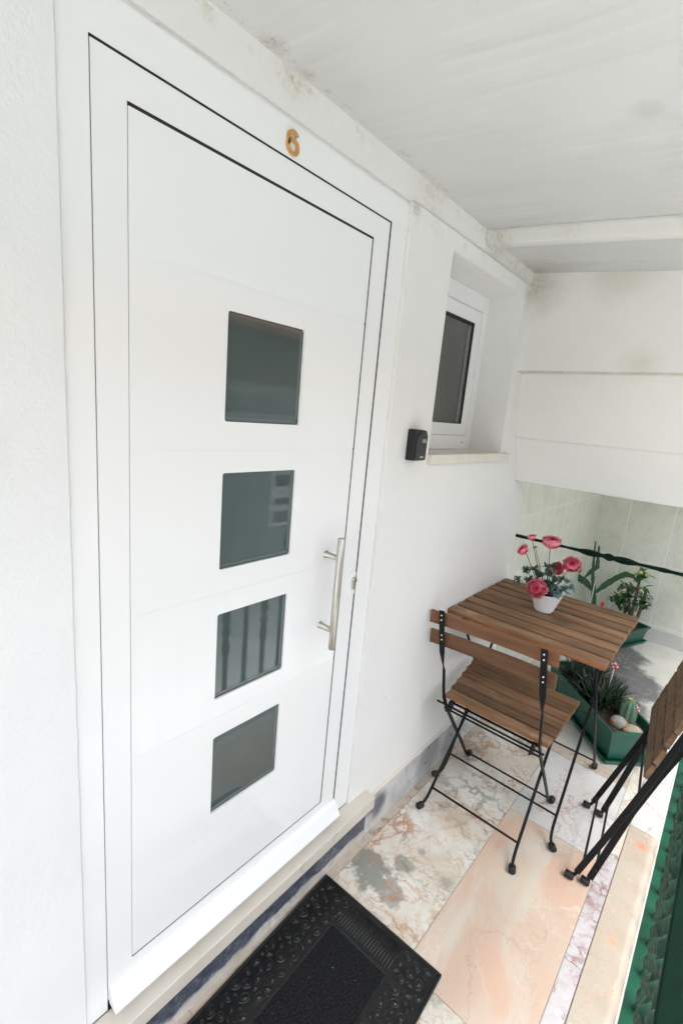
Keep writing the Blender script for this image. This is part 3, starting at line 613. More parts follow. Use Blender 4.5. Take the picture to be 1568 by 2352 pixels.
# ------------------------------------------------------------------ recessed window
wn = thing('window', 'small white framed window in a deep recess right of the door', 'window', (1.16, 0.1, 1.27))
F = 0.120
q = MB(); a0, a1, b0, b1 = ox0, ox1, 1.266, oz1; c0, c1, d0, d1 = 0.955, 1.372, 1.318, 1.766
q.box((a0, F, b0), (c0 - 0.001, 0.18, b1)); q.box((c1 + 0.001, F, b0), (a1, 0.18, b1)); q.box((c0 - 0.001, F, d1 + 0.0018), (c1 + 0.001, 0.18, b1)); q.box((c0 - 0.001, F, b0), (c1 + 0.001, 0.18, d0 - 0.001))
wf = q.build('frame', M_pvc, wn, 0.001, 2)
box_obj('drain_slot', (1.345, F - 0.0006, 1.2895), (1.357, F, 1.2925), M_gap, wf)
q = MB(); e0, e1, f0, f1 = 1.000, 1.331, 1.360, 1.722
q.box((c0, F + 0.001, d0), (e0, 0.17, d1)); q.box((e1, F + 0.001, d0), (c1, 0.17, d1)); q.box((e0, F + 0.001, f1), (e1, 0.17, d1)); q.box((e0, F + 0.001, d0), (e1, 0.17, f0))
ws = q.build('sash', M_pvc, wn, 0.001, 2)
q = MB(); g_ = 0.0035
q.box((e0, F + 0.004, f0), (e0 + g_, F + 0.012, f1)); q.box((e1 - 0.006, F + 0.004, f0), (e1, F + 0.012, f1)); q.box((e0 + g_, F + 0.004, f1 - 0.008), (e1 - 0.006, F + 0.012, f1)); q.box((e0 + g_, F + 0.004, f0), (e1 - 0.006, F + 0.012, f0 + g_))
q.build('gasket', M_gap, ws)
box_obj('pane', (e0, F + 0.012, f0), (e1, F + 0.016, f1), M_glass2, ws)
q = MB(); q.box((1.296, F + 0.0095, f0 + 0.004), (1.304, F + 0.0115, f1 - 0.020)); q.box((1.304, F + 0.0102, f0 + 0.004), (1.325, F + 0.0118, f1 - 0.009)); q.build('inner_rail', simple('inner rail', (0.17, 0.17, 0.155), 0.3), ws)
box_obj('backing', (ox0, 0.181, 1.24), (ox1, 0.19, oz1), M_gap, wn)
q = MB(); q.box((0.893, -0.024, 1.2355), (1.478, W0 - 0.0003, 1.2655)); q.box((ox0 + 0.0005, W0 - 0.0003, 1.2355), (ox1 - 0.0005, F - 0.0003, 1.2655)); q.build('sill', M_sill, wn, 0.0015, 2)

# ------------------------------------------------------------------ door mat
ma = Vector((0.577, -0.026, 0)); ux = Vector((-0.9994, -0.035, 0)); uy = Vector((0.088, -0.996, 0)); uy = Vector((0.035, -0.9994, 0))
MLn, MWd = 0.66, 0.385
mat_t = thing('door_mat', 'black rubber door mat with pebble border in front of the door', 'door mat', tuple(ma + ux * MLn / 2 + uy * MWd / 2))
def mp(u, v, z): return ma + ux * u + uy * v + Vector((0, 0, z))
q = MB(); c = mp(MLn / 2, MWd / 2, 0.0035); q.obox(c, ux * MLn / 2, uy * MWd / 2, Vector((0, 0, 0.0033)))
# raised rim
for (u0, u1, v0, v1) in ((0, MLn, 0, 0.006), (0, MLn, MWd - 0.006, MWd), (0, 0.006, 0.0062, MWd - 0.0062)):
    q.obox(mp((u0 + u1) / 2, (v0 + v1) / 2, 0.0082), ux * (u1 - u0) / 2, uy * (v1 - v0) / 2, Vector((0, 0, 0.0014)))
q.build('rubber_base', M_rub, mat_t, 0.001)
CU0, CV0, CV1 = 0.098, 0.106, MWd - 0.106
q = MB(); q.obox(mp((CU0 + MLn - 0.1) / 2, (CV0 + CV1) / 2, 0.0085), ux * (MLn - 0.1 - CU0) / 2, uy * (CV1 - CV0) / 2, Vector((0, 0, 0.0013))); q.build('carpet_inset', M_carpet, mat_t)
# border round the carpet, ribs and pebbles
q = MB()
for (u0, u1, v0, v1) in ((CU0 - 0.005, MLn - 0.1, CV0 - 0.005, CV0 - 0.0002), (CU0 - 0.005, MLn - 0.1, CV1 + 0.0002, CV1 + 0.005), (CU0 - 0.005, CU0 - 0.0002, CV0, CV1)):
    q.obox(mp((u0 + u1) / 2, (v0 + v1) / 2, 0.0088), ux * (u1 - u0) / 2, uy * (v1 - v0) / 2, Vector((0, 0, 0.0020)))
q.build('inset_rim', M_rub, mat_t, 0.001)
q = MB(); nr = 21
for i in range(nr):
    v = CV0 + 0.004 + (CV1 - CV0 - 0.008) * i / (nr - 1)
    q.tube([mp(0.016, v, 0.0075), mp(CU0 - 0.014, v, 0.0075)], 0.0027, 8)
q.build('ribs', M_rub, mat_t)
q = MB(); placed = []; q.obox(mp(MLn / 2, MWd / 2, 0.0050), ux * (MLn / 2 - 0.010), uy * (MWd / 2 - 0.010), Vector((0, 0, 0.0022)))
tries = 0
while tries < 9000:
    tries += 1
    u = rnd.uniform(0.012, MLn - 0.012); v = rnd.uniform(0.012, MWd - 0.012)
    a = rnd.uniform(0.0105, 0.0175) * (1 if tries < 3500 else 0.58); b = a * rnd.uniform(0.6, 0.85)
    if CU0 - 0.008 - a * 0.8 < u and CV0 - 0.008 - a * 0.8 < v < CV1 + 0.008 + a * 0.8: continue
    if u < CU0 and CV0 - 0.006 < v < CV1 + 0.006: continue
    if u < 0.008 + a * 0.8 or v < 0.008 + a * 0.8 or v > MWd - 0.008 - a * 0.8: continue
    if any((u - x) ** 2 + (v - y) ** 2 < ((a + r_) * 0.90) ** 2 for x, y, r_ in placed): continue
    placed.append((u, v, a))
    th = rnd.uniform(0, 3.14); ca, sa = math.cos(th), math.sin(th); e1_ = rnd.uniform(-0.15, 0.15)
    rings = []
    for rr_, hh in ((1.02, 0.0066), (0.93, 0.0098), (0.78, 0.0104), (0.64, 0.0080), (0.5, 0.0086), (0.3, 0.0104), (0.02, 0.0110)):
        ps = []
        for j in range(16):
            t = 2 * math.pi * j / 16; x = a * rr_ * math.cos(t); y = b * rr_ * math.sin(t) * (1 + e1_ * math.cos(t))
            ps.append(mp(u + x * ca - y * sa, v + x * sa + y * ca, hh))
        rings.append(q.add(ps))
    q.smooth = True
    for A_, B_ in zip(rings, rings[1:]):
        for j in range(16): q.face([A_ + j, A_ + (j + 1) % 16, B_ + (j + 1) % 16, B_ + j])
q.build('pebble_pattern', M_rub, mat_t)
q = MB()
for i in range(26):
    u, v = rnd.uniform(0.02, 0.5), rnd.uniform(0.02, MWd - 0.02); q.ell(mp(u, v, 0.0112), rnd.uniform(0.0004, 0.0010), 6, ns=4)
q.build('lint_specks', M_lint, mat_t)['kind'] = 'stuff'

# ------------------------------------------------------------------ folding table
tb = thing('folding_table', 'brown slatted folding table standing against the white wall', 'table', (1.43, -0.26, 0))
q = MB(); ns = 8; x0, x1 = 1.164, 1.702; pitch = (x1 - x0 + 0.014) / ns
for i in range(ns):
    a = x0 + i * pitch; q.tid = 1.3 * i + 0.4; e = rnd.uniform(-0.002, 0.002)
    q.box((a, -0.535 + e, 0.684), (a + pitch - 0.014, 0.0 - 0.012 + e, 0.701), 1, 0)
q.build('tabletop', [M_wtop, M_wedge], tb, 0.0025, 2)
for y in (-0.47, -0.075): box_obj('top_rail', (x0 + 0.02, y - 0.012, 0.668), (x1 - 0.02, y + 0.012, 0.6835), M_black, tb, 0.001)
def foot(parent, at_, d, r=0.0115):
    """rubber cap on the bent tip of a rod, lying on the floor"""
    a = Vector(at_); d = Vector(d).normalized()
    q_ = MB(); q_.lathe((a.x, a.y, r), [(0.0, -0.013), (0.009, -0.013), (0.0115, -0.009), (0.0115, 0.010), (0.010, 0.0125), (0.0, 0.013)], 14, (d.x, d.y, 0))
    return q_.build('foot_cap', M_cap, parent)
def leg_rod(parent, top, bend, tip, r=0.0048, mat=None, name='leg'):
    top, bend, tip = map(Vector, (top, bend, tip)); d = (tip - bend)
    q_ = MB(); pts_ = [top, lerp(top, bend, 0.5), lerp(top, bend, 0.93)]
    for t in (0.25, 0.5, 0.75, 1.0):
        p_ = (1 - t) ** 2 * lerp(top, bend, 0.93) + 2 * t * (1 - t) * bend + t * t * lerp(bend, tip, 0.6); pts_.append(p_)
    pts_.append(tip)
    q_.tube(pts_, r, 10); o_ = q_.build(name, mat or M_black, parent)
    foot(o_, tip, (tip - bend).normalized()); return o_
for y, yi in ((-0.497, 1), (-0.052, -1)):
    leg_rod(tb, (1.640, y + 0.018 * yi, 0.672), (1.206, y + 0.018 * yi, 0.020), (1.182, y + (0.0 if yi > 0 else 0.0), 0.0115))
    leg_rod(tb, (1.218, y - 0.006 * yi, 0.672), (1.702, y - 0.006 * yi, 0.020), (1.722, y - 0.004 * yi, 0.0115))
for x, z, y0, y1 in ((1.245, 0.079, -0.479, -0.070), (1.665, 0.070, -0.503, -0.046), (1.425, 0.388, -0.49, -0.058)):
    q = MB(); q.tube([(x, y0, z), (x, y1, z)], 0.0036 if z < 0.2 else 0.003, 8); q.build('stretcher', M_black, tb)

# ------------------------------------------------------------------ chair at the table
ch = thing('folding_chair', 'brown slatted folding chair tucked under the table, back to the door', 'chair', (1.2, -0.25, 0), 'folding bistro chairs')
q = MB(); ns = 6; x0, x1 = 1.072, 1.408; pitch = (x1 - x0 + 0.012) / ns
for i in range(ns):
    a = x0 + i * pitch; q.tid = 31 + 1.7 * i; ins = 0.008 * (i in (0, 5))
    sh = -0.026 * (i / (ns - 1)) * -1
    q.box((a, -0.450 + ins * 0 + (0.0 if i else 0.004), 0.418), (a + pitch - 0.012, -0.092 + sh * 1.6, 0.432), 1, 0)
q.build('seat', [M_wtop, M_wedge], ch, 0.002, 2)
for y in (-0.405, -0.115): box_obj('seat_rail', (1.085, y - 0.007, 0.403), (1.395, y + 0.007, 0.4175), M_black, ch, 0.001)
# backrest: two gently curved slats
q = MB()
for zt, zb, xo in ((0.736, 0.690, 0.0), (0.664, 0.612, 0.012)):
    q.tid += 3.1; y0, y1 = -0.016 - xo * 0.3, -0.434; n = 12; rows = []
    for i in range(n + 1):
        t = i / n; y = y0 + (y1 - y0) * t; bow = 0.010 * (1 - (2 * t - 1) ** 2)
        xc = 1.034 + xo + bow + 0.016 * t
        zz = 0.004 * t
        rows.append(q.add([(xc - 0.0055, y, zb + zz), (xc + 0.0055, y, zb + zz), (xc + 0.0015, y, zt + zz), (xc - 0.0095, y, zt + zz)]))
    for a, b in zip(rows, rows[1:]):
        for j in range(4): q.face([a + j, a + (j + 1) % 4, b + (j + 1) % 4, b + j])
    q.face([rows[0] + j for j in range(4)]); q.face([rows[-1] + j for j in (3, 2, 1, 0)])
q.build('backrest', M_wback, ch, 0.002, 2)
# front-foot legs: flat uprights that twist, bend under the seat and run to the front feet
for side, yt, yb, fy in ((1, -0.395, -0.424, -0.429), (-1, -0.060, -0.094, -0.091)):
    ctrl = [(1.020, yt, 0.748), (1.0225, yt - 0.006, 0.70), (1.028, yt - 0.012, 0.64), (1.0305, yt - 0.017, 0.600), (1.036, (yt + yb) / 2 - 0.006, 0.560), (1.040, yb + 0.004, 0.53), (1.046, yb, 0.47), (1.060, yb, 0.425), (1.098, yb, 0.365), (1.16, yb, 0.285), (1.27, yb, 0.145), (1.350, yb, 0.040)]
    refs = [(0, 1, 0)] * 4 + [(0.7, 0.7, 0)] + [(1, 0, 0)] * 7
    fl = [(0.020, 0.0035)] * 3 + [(0.019, 0.0035), (0.014, 0.0045)] + [(0.012, 0.006)] * 2 + [(0.013, 0.006)] * 5
    ctrl[0] = (1.021, yt, 0.748)
    q = MB(); q.tube(ctrl, 0, flat=fl, ref=refs)
    q.tube([(1.348, yb, 0.043), (1.362, yb, 0.022), (1.372, fy, 0.013), (1.389, fy, 0.0115)], 0.0045, 8)
    lg = q.build('leg', M_black, ch, 0.0008)
    foot(lg, (1.393, fy, 0.0115), (1, 0, 0))
    for zz, dx in ((0.732, 0), (0.716, 0), (0.662, 0.005), (0.646, 0.006)):
        t = (0.748 - zz) / 0.148
        q = MB(); q.lathe((1.0195 + dx - 0.0 + 0.010 * 0, yt - 0.017 * t, zz), [(0.0, 0.0030), (0.0028, 0.0022), (0.0034, 0.0)][::-1], 10, (-1, 0, 0.05)); q.build('bolt', M_bolt, lg)
    yr_ = yb + 0.018 * side
    leg_rod(ch, (1.372, yr_, 0.408), (1.030, yb + 0.004 * side, 0.020), (1.004, fy, 0.0115), 0.0050)
for x, z, y0, y1, r_ in ((1.355, 0.040, -0.424, -0.094, 0.0036), (1.052, 0.066, -0.416, -0.104, 0.0038), (1.068, 0.395, -0.440, -0.068, 0.0036), (1.082, 0.372, -0.426, -0.092, 0.0034), (1.10, 0.393, -0.415, -0.105, 0.0042)):
    q = MB(); q.tube([(x, y0, z), (x, y1, z)], r_, 8); q.build('stretcher', M_black, ch)
for y in (-0.402, -0.114):
    q = MB(); q.prism([(1.045, 0.385), (1.085, 0.365), (1.120, 0.398), (1.110, 0.416), (1.070, 0.412)], 1, y - 0.003, y + 0.003); q.build('bracket', M_black, ch, 0.001)

# ------------------------------------------------------------------ folded chair against the railing
fc = thing('folding_chair', 'folded brown slatted chair leaning against the green railing', 'chair', (1.29, -0.6, 0), 'folding bistro chairs')
X0, X1 = 1.118, 1.470
def yaw(x): return (x - X0) * 0.10
def FP(x, y, z): return (x, y + yaw(x), z)
for x, sg in ((X0, 1), (X1, -1)):
    # upright whose foot stands nearer the house
    A = [FP(x, -0.586, 0.035), FP(x, -0.629, 0.176), FP(x, -0.668, 0.308), FP(x, -0.705, 0.44), FP(x, -0.747, 0.60), FP(x, -0.776, 0.72)]
    q = MB(); q.tube(A, 0, flat=(0.017, 0.006), ref=(0, 1, 0.35)); q.tube([FP(x, -0.588, 0.04), FP(x, -0.581, 0.022), FP(x - 0.004, -0.572, 0.012)], 0.005, 8)
    l1 = q.build('leg', M_black, fc, 0.0008); foot(l1, FP(x - 0.002, -0.568, 0.0115), (0, 1, 0), 0.0125)
    xi = x + 0.013 * sg
    B = [FP(xi, -0.622, 0.030), FP(xi, -0.650, 0.16), FP(xi, -0.683, 0.318), FP(xi, -0.722, 0.46), FP(xi, -0.744, 0.53), FP(xi, -0.765, 0.60)]
    q = MB(); q.tube(B, 0, flat=(0.018, 0.006), ref=(0, 1, 0.35)); q.tube([FP(xi, -0.621, 0.036), FP(xi, -0.620, 0.022), FP(xi, -0.617, 0.012)], 0.005, 8)
    l2 = q.build('leg', M_black, fc, 0.0008); foot(l2, FP(xi, -0.612, 0.0115), (0, 1, 0), 0.0125)
    q = MB(); q.lathe(FP(x - 0.008 * sg, -0.672, 0.312), [(0, 0), (0.004, 0), (0.004, 0.024), (0, 0.024)], 10, (sg, 0, 0)); q.build('pivot', M_black, fc)
for y, z, r_ in ((-0.597, 0.075, 0.0035), (-0.632, 0.075, 0.0035), (-0.690, 0.355, 0.0035)):
    q = MB(); q.tube([FP(X0, y, z), FP(X1, y, z)], r_, 8); q.build('stretcher', M_black, fc)
q = MB(); ud = Vector((0, -0.235, 0.972)); nd = Vector((0.0, 0.972, 0.235)); wdv = Vector((1, 0.10, 0.10)).normalized()
for i in range(6):
    q.tid = 60 + i * 1.37
    c = Vector((1.292, -0.676, 0.488)) + ud * (0.0565 * i) - nd * 0.004
    q.obox(c, wdv * (0.178 + 0.004 * math.sin(i * 2.3)), ud * 0.0250, nd * 0.0070)
q.build('seat', M_wtop, fc, 0.002, 2)
q = MB()
for s_ in (0.05, 0.12): q.tid += 2; q.obox(Vector((1.292, -0.752, 0.655)) + ud * s_, wdv * 0.19, ud * 0.024, nd * 0.005)
q.build('backrest', M_wback, fc, 0.002, 2)

# ------------------------------------------------------------------ flower pot on the table
fp = thing('flower_pot', 'small white ribbed pot of pink artificial flowers on the table', 'flower pot', (1.455, -0.258, 0.701))
pc = Vector((1.455, -0.258, 0.7012)); prof = [(0.0, 0.0), (0.031, 0.0), (0.0325, 0.002)]
for i in range(12): prof += [(0.0335 + 0.0205 * (i + 0.2) / 12, 0.005 + 0.062 * i / 12), (0.0345 + 0.0205 * (i + 0.6) / 12, 0.005 + 0.062 * (i + 0.5) / 12)]
prof += [(0.0562, 0.069), (0.0568, 0.072), (0.0545, 0.0735), (0.0520, 0.070), (0.047, 0.060), (0.0, 0.060)]
q = MB(); q.lathe(pc, prof, 40); q.build('pot', M_pot, fp)
q = MB(); q.lathe(pc, [(0.047, 0.0605), (0.02, 0.064), (0.0, 0.065)], 20); q.build('soil', simple('dark moss', (0.012, 0.016, 0.012), 0.9), fp)
def petal_mat():
    mt, nt, b = new_mat('pink petal'); at = N(nt, 'ShaderNodeAttribute', attribute_name='tid')
    c = ramp(nt, at.outputs['Fac'], [(0.0, (0.30, 0.008, 0.025)), (0.25, (0.72, 0.035, 0.10)), (0.55, (0.85, 0.10, 0.19)), (1.0, (0.90, 0.46, 0.49))])
    c2 = mix(nt, ramp(nt, noise(nt, coords(nt), 90, 3, 0.5), [(0.50, (0, 0, 0)), (0.72, (0.5, 0.5, 0.5))]), c, (0.78, 0.30, 0.36))
    L(nt, c2, b.inputs['Base Color']); b.inputs['Roughness'].default_value = 0.6; b.inputs['Subsurface Weight'].default_value = 0.0
    return mt
M_petal = petal_mat()
M_stem = simple('olive stem', (0.16, 0.17, 0.07), 0.6, var=0.2)
M_fleaf = simple('grey green leaf', (0.055, 0.115, 0.085), 0.6, var=0.4, nscale=40)
M_fleafb = simple('blue grey leaf', (0.15, 0.27, 0.27), 0.6, var=0.3, nscale=40)
def flower(parent, c, ax, r, rings=5):
    c = Vector(c); ax = Vector(ax).normalized(); u = ax.orthogonal().normalized(); v = ax.cross(u); q = MB(); q.smooth = True
    for k in range(rings):
        f = (k + 1) / rings; n = 3 if k < 2 else 4 + k // 2; R_ = r * (0.20 + 0.62 * f); th1 = R(20 + 42 * f); th0 = R(160); az = 1.35 if k < 2 else 1.0
        for i in range(n):
            a0 = 2 * math.pi * (i + 0.47 * k) / n + rnd.uniform(-0.15, 0.15); rows = []; top = th1 + rnd.uniform(-0.12, 0.14); R2 = R_ * rnd.uniform(0.96, 1.05)
            for g in range(7):
                t = g / 6; th = th0 + (top - th0) * t; fl = 0.20 * r * f * max(0, t - 0.7) / 0.3; hw_ = az * (0.45 + 0.55 * math.sin(math.pi * min(0.62, 0.1 + 0.6 * t)))
                if g == 6: hw_ *= 0.72
                row = []
                for jj in range(7):
                    s_ = (jj - 3) / 3; a = a0 + hw_ * s_; d = u * math.cos(a) + v * math.sin(a)
                    ruf = 0.07 * r * f * t * t * math.sin(jj * 2.1 + i * 1.7 + k)
                    rad = R2 * (1.0 + 0.10 * s_ * s_) + fl + ruf
                    row.append(c + ax * (R_ * 0.85 * math.cos(th + 0.16 * s_ * s_) + ruf * 0.5 - 0.18 * r * (1 - f) * 0) + d * rad * math.sin(th))
                rows.append(q.add(row))
            for g in range(6):
                q.tid = min(1.0, max(0.0, 0.08 + 0.55 * f * (g + 1) / 6 + (0.45 if g == 5 else 0.15 if g == 4 else 0) * (0.35 + 0.65 * f) + rnd.uniform(-0.07, 0.07)))
                for jj in range(6): q.face([rows[g] + jj, rows[g] + jj + 1, rows[g + 1] + jj + 1, rows[g + 1] + jj])
    return q.build('flower', M_petal, parent, fix=False)
heads = [((1.45, -0.243, 0.968), (-0.25, -0.1, 0.9), 0.034, 6), ((1.45, -0.170, 0.968), (-0.3, 0.2, 0.9), 0.017, 4), ((1.45, -0.146, 0.912), (-0.5, 0.5, 0.5), 0.024, 4),
         ((1.45, -0.325, 0.902), (-0.75, -0.25, 0.55), 0.032, 6), ((1.395, -0.236, 0.796), (-0.88, -0.25, 0.30), 0.037, 6), ((1.46, -0.276, 0.872), (-0.5, -0.5, 0.3), 0.026, 4)]
for c, ax, r, k in heads:
    flower(fp, c, ax, r, k)
    c = Vector(c); b = pc + Vector((0.1 * (c.x - pc.x), 0.2 * (c.y - pc.y), 0.062)); a_ = Vector(ax).normalized()
    q = MB(); q.tube([b, lerp(b, c, 0.45) + Vector((0, 0, 0.01)), c - a_ * r * 0.7, c - a_ * r * 0.3], 0.0015, 6); q.build('stem', M_stem, fp)
    q = MB()
    for i in range(5):
        an = 2 * math.pi * i / 5; u = a_.orthogonal().normalized(); d = u * math.cos(an) + a_.cross(u) * math.sin(an); q.leaf(c - a_ * r * 0.45, d + a_ * 0.3, a_, r * 0.55, r * 0.3, 0.1, 3)
    q.build('calyx', M_stem, fp, fix=False)
def ruffle(q, c, size, n=9):
    c = Vector(c)
    for i in range(n):
        a = rnd.uniform(0, 6.28); e = rnd.uniform(-0.4, 1.1); d = Vector((math.cos(a) * math.cos(e), math.sin(a) * math.cos(e), math.sin(e)))
        q.leaf(c, d, (0, 0, 1), size * rnd.uniform(0.6, 1.1), size * rnd.uniform(0.35, 0.6), rnd.uniform(-0.1, 0.5), 4, rnd.uniform(0, 0.5))
        for s_ in (-1, 1):
            dd = (d + d.orthogonal() * s_ * 0.7).normalized(); q.leaf(c + d * size * 0.35, dd, (0, 0, 1), size * 0.5, size * 0.22, 0.3, 3)
q = MB()
for c, s_ in (((1.44, -0.262, 0.875), 0.030), ((1.45, -0.245, 0.865), 0.032), ((1.45, -0.168, 0.835), 0.026), ((1.45, -0.20, 0.845), 0.034), ((1.44, -0.225, 0.825), 0.036), ((1.46, -0.255, 0.835), 0.038), ((1.45, -0.275, 0.815), 0.034), ((1.44, -0.15, 0.795), 0.026), ((1.46, -0.24, 0.80), 0.036), ((1.45, -0.30, 0.835), 0.026), ((1.45, -0.285, 0.79), 0.03), ((1.45, -0.19, 0.80), 0.03), ((1.45, -0.19, 0.93), 0.012)):
    ruffle(q, c, s_)
    q.tube([pc + Vector((0, 0, 0.063)), c], 0.0012, 5)
q.build('foliage', M_fleaf, fp, fix=False)
q = MB()
for c, s_ in (((1.44, -0.315, 0.80), 0.032), ((1.44, -0.335, 0.815), 0.028), ((1.43, -0.30, 0.785), 0.026), ((1.44, -0.325, 0.835), 0.022)):
    ruffle(q, c, s_); q.tube([pc + Vector((0, 0, 0.063)), c], 0.0012, 5)
q.build('foliage_tips', M_fleafb, fp, fix=False)

# ------------------------------------------------------------------ planters
def planter(label, nc, dl, dw, ln, wd, h):
    nc = Vector(nc); dl = Vector(dl).normalized(); dw = Vector(dw).normalized(); c = nc + dl * ln / 2 + dw * wd / 2
    stone = simple('soil crumbs', (0.16, 0.12, 0.09), 0.9, var=0.7, nscale=200)
    t = thing('planter', label, 'planter', tuple(c), 'green plastic planters')
    def ring(q, e, z, bul=0.0):
        P = []
        for a, b in ((-1, -1), (-0.5, -1 - bul), (0, -1 - bul * 1.3), (0.5, -1 - bul), (1, -1), (1, 1), (0.5, 1 + bul), (0, 1 + bul * 1.3), (-0.5, 1 + bul), (-1, 1)):
            P.append(c + dl * a * (ln / 2 + e) + dw * b * (wd / 2 + e) + Vector((0, 0, z)))
        return q.add(P)
    def skin(q, rings, cap0=False, cap1=False):
        for a, b in zip(rings, rings[1:]):
            for j in range(10): q.face([a + j, a + (j + 1) % 10, b + (j + 1) % 10, b + j])
        if cap0: q.face([rings[0] + j for j in range(10)])
        if cap1: q.face([rings[-1] + j for j in range(10)])
    q = MB(); skin(q, [ring(q, -0.020, 0.022), ring(q, -0.006, h - 0.016, 0.05), ring(q, 0.002, h - 0.016, 0.05), ring(q, 0.004, h, 0.05), ring(q, -0.007, h, 0.05), ring(q, -0.009, h - 0.02, 0.05), ring(q, -0.020, h * 0.5)], True, True)
    q.build('trough', M_planter, t, 0.0015, 2)
    q = MB(); skin(q, [ring(q, -0.010, 0.0), ring(q, 0.002, 0.024), ring(q, -0.002, 0.024), ring(q, -0.014, 0.006)], True, True); q.build('saucer', M_planter, t, 0.001)
    q = MB(); gx, gy = 28, 12; rows = []
    for i in range(gx + 1):
        rows.append(q.add([c + dl * (i / gx - 0.5) * (ln - 0.022) + dw * (j / gy - 0.5) * (wd - 0.024) + Vector((0, 0, h - 0.034 + rnd.uniform(-0.004, 0.005))) for j in range(gy + 1)]))
    for a, b in zip(rows, rows[1:]):
        for j in range(gy): q.face([a + j, a + j + 1, b + j + 1, b + j])
    q.build('soil', M_soil, t, fix=False)
    q = MB()
    for i in range(150):
        q.ell(c + dl * rnd.uniform(-0.47, 0.47) * ln + dw * rnd.uniform(-0.42, 0.42) * wd + Vector((0, 0, h - 0.032)), (rnd.uniform(0.001, 0.004), rnd.uniform(0.001, 0.004), rnd.uniform(0.001, 0.003)), 6, ns=4)
    q.build('soil_crumbs', stone, t, fix=False)['kind'] = 'stuff'
    return t, c
p1, c1_ = planter('green planter on the floor behind the table, with grassy succulents and round cacti', (1.772, -0.530, 0), (0.74, 0.67, 0), (0.67, -0.74, 0), 0.58, 0.205, 0.165)
p2, c2_ = planter('green planter at the tiled wall, holding the cactus and the flowering bush', (3.343, -0.453, 0), (-0.93, 0.37, 0), (0.37, 0.93, 0), 0.56, 0.15, 0.125)

M_spike = simple('dark succulent leaf', (0.030, 0.058, 0.030), 0.45, var=0.5, nscale=25)
M_cact = simple('cactus green', (0.035, 0.095, 0.032), 0.5, var=0.35, nscale=40, bmp=0.3)
M_bush = simple('bush leaf', (0.035, 0.110, 0.022), 0.42, var=0.5, nscale=30)
M_bark = simple('thorny stem', (0.11, 0.085, 0.065), 0.85, var=0.3, nscale=60)
M_yel = simple('yellow flower', (0.68, 0.68, 0.20), 0.6, var=0.1)
M_red = simple('red gloss', (0.60, 0.030, 0.025), 0.35)
M_oran = simple('orange bud', (0.70, 0.12, 0.03), 0.5)
M_whit = simple('white plastic', (0.72, 0.70, 0.66), 0.4)
# spiky succulent clumps
for k, (cx, cy, sp, hh, n, lab) in enumerate(((2.045, -0.435, 0.115, 0.115, 190, 'spiky dark green succulent clump in the middle of the near planter'), (2.165, -0.315, 0.11, 0.125, 150, 'spiky dark green succulent clump at the wall end of the near planter'))):
    t = thing('succulent', lab, 'succulent', (cx, cy, 0.13)); q = MB()
    for i in range(n):
        a = rnd.uniform(0, 6.28); r_ = sp * 0.55 * math.sqrt(rnd.random()); e = rnd.uniform(0.35, 1.35)
        b = Vector((cx + r_ * math.cos(a), cy + r_ * math.sin(a), 0.125 + rnd.uniform(0, 0.03))); a2 = a + rnd.uniform(-0.7, 0.7)
        d = Vector((math.cos(a2) * math.cos(e), math.sin(a2) * math.cos(e), math.sin(e)))
        ln = hh * rnd.uniform(0.6, 1.15)
        q.leaf(b, d, (0, 0, 1), ln, 0.011, rnd.uniform(-0.15, 0.25), 4, 0.5)
        if i % 3 == 0: q.tube([b, b + d * ln * 0.5, b + d * ln * 0.93 + Vector((0, 0, 0.004))], [0.004, 0.0035, 0.0008], 5)
    q.build('leaves', M_spike, t, fix=False)
# column cactus
t = thing('column_cactus', 'small ribbed column cactus with yellow tip in the near planter', 'cactus', (1.95, -0.556, 0.13))
q = MB(); q.smooth = True; rows = []
for i in range(13):
    z = i / 12; rr_ = 0.024 * (0.75 + 0.5 * math.sin(math.pi * min(1, z * 0.9 + 0.1))) * (1 if z < 0.9 else 1 - (z - 0.9) * 8)
    rows.append(q.add([(1.95 + rr_ * (1 + 0.16 * math.cos(8 * a)) * math.cos(a), -0.553 + rr_ * (1 + 0.16 * math.cos(8 * a)) * math.sin(a), 0.128 + 0.118 * z) for a in [2 * math.pi * j / 48 for j in range(48)]]))
for a, b in zip(rows, rows[1:]):
    for j in range(48): q.face([a + j, a + (j + 1) % 48, b + (j + 1) % 48, b + j])
q.build('stem', simple('pale cactus', (0.10, 0.19, 0.12), 0.55, var=0.3, nscale=60), t)
q = MB()
for i in range(10): q.leaf((1.95, -0.553, 0.242), (math.cos(i * 2.4), math.sin(i * 2.4), 0.9), (0, 0, 1), 0.016, 0.006, 0.1, 3)
q.build('tip', simple('yellow spines', (0.50, 0.42, 0.06), 0.6), t, fix=False)
q = MB()
for i in range(8):
    for k in range(7):
        a = 2 * math.pi * i / 8; z = 0.145 + k * 0.013; p_ = Vector((1.95 + 0.0285 * math.cos(a), -0.553 + 0.0285 * math.sin(a), z))
        for e in (-0.6, 0, 0.6): q.tube([p_, p_ + Vector((math.cos(a + e), math.sin(a + e), 0.3)) * 0.006], 0.00035, 3)
q.build('spines', M_whit, t); 
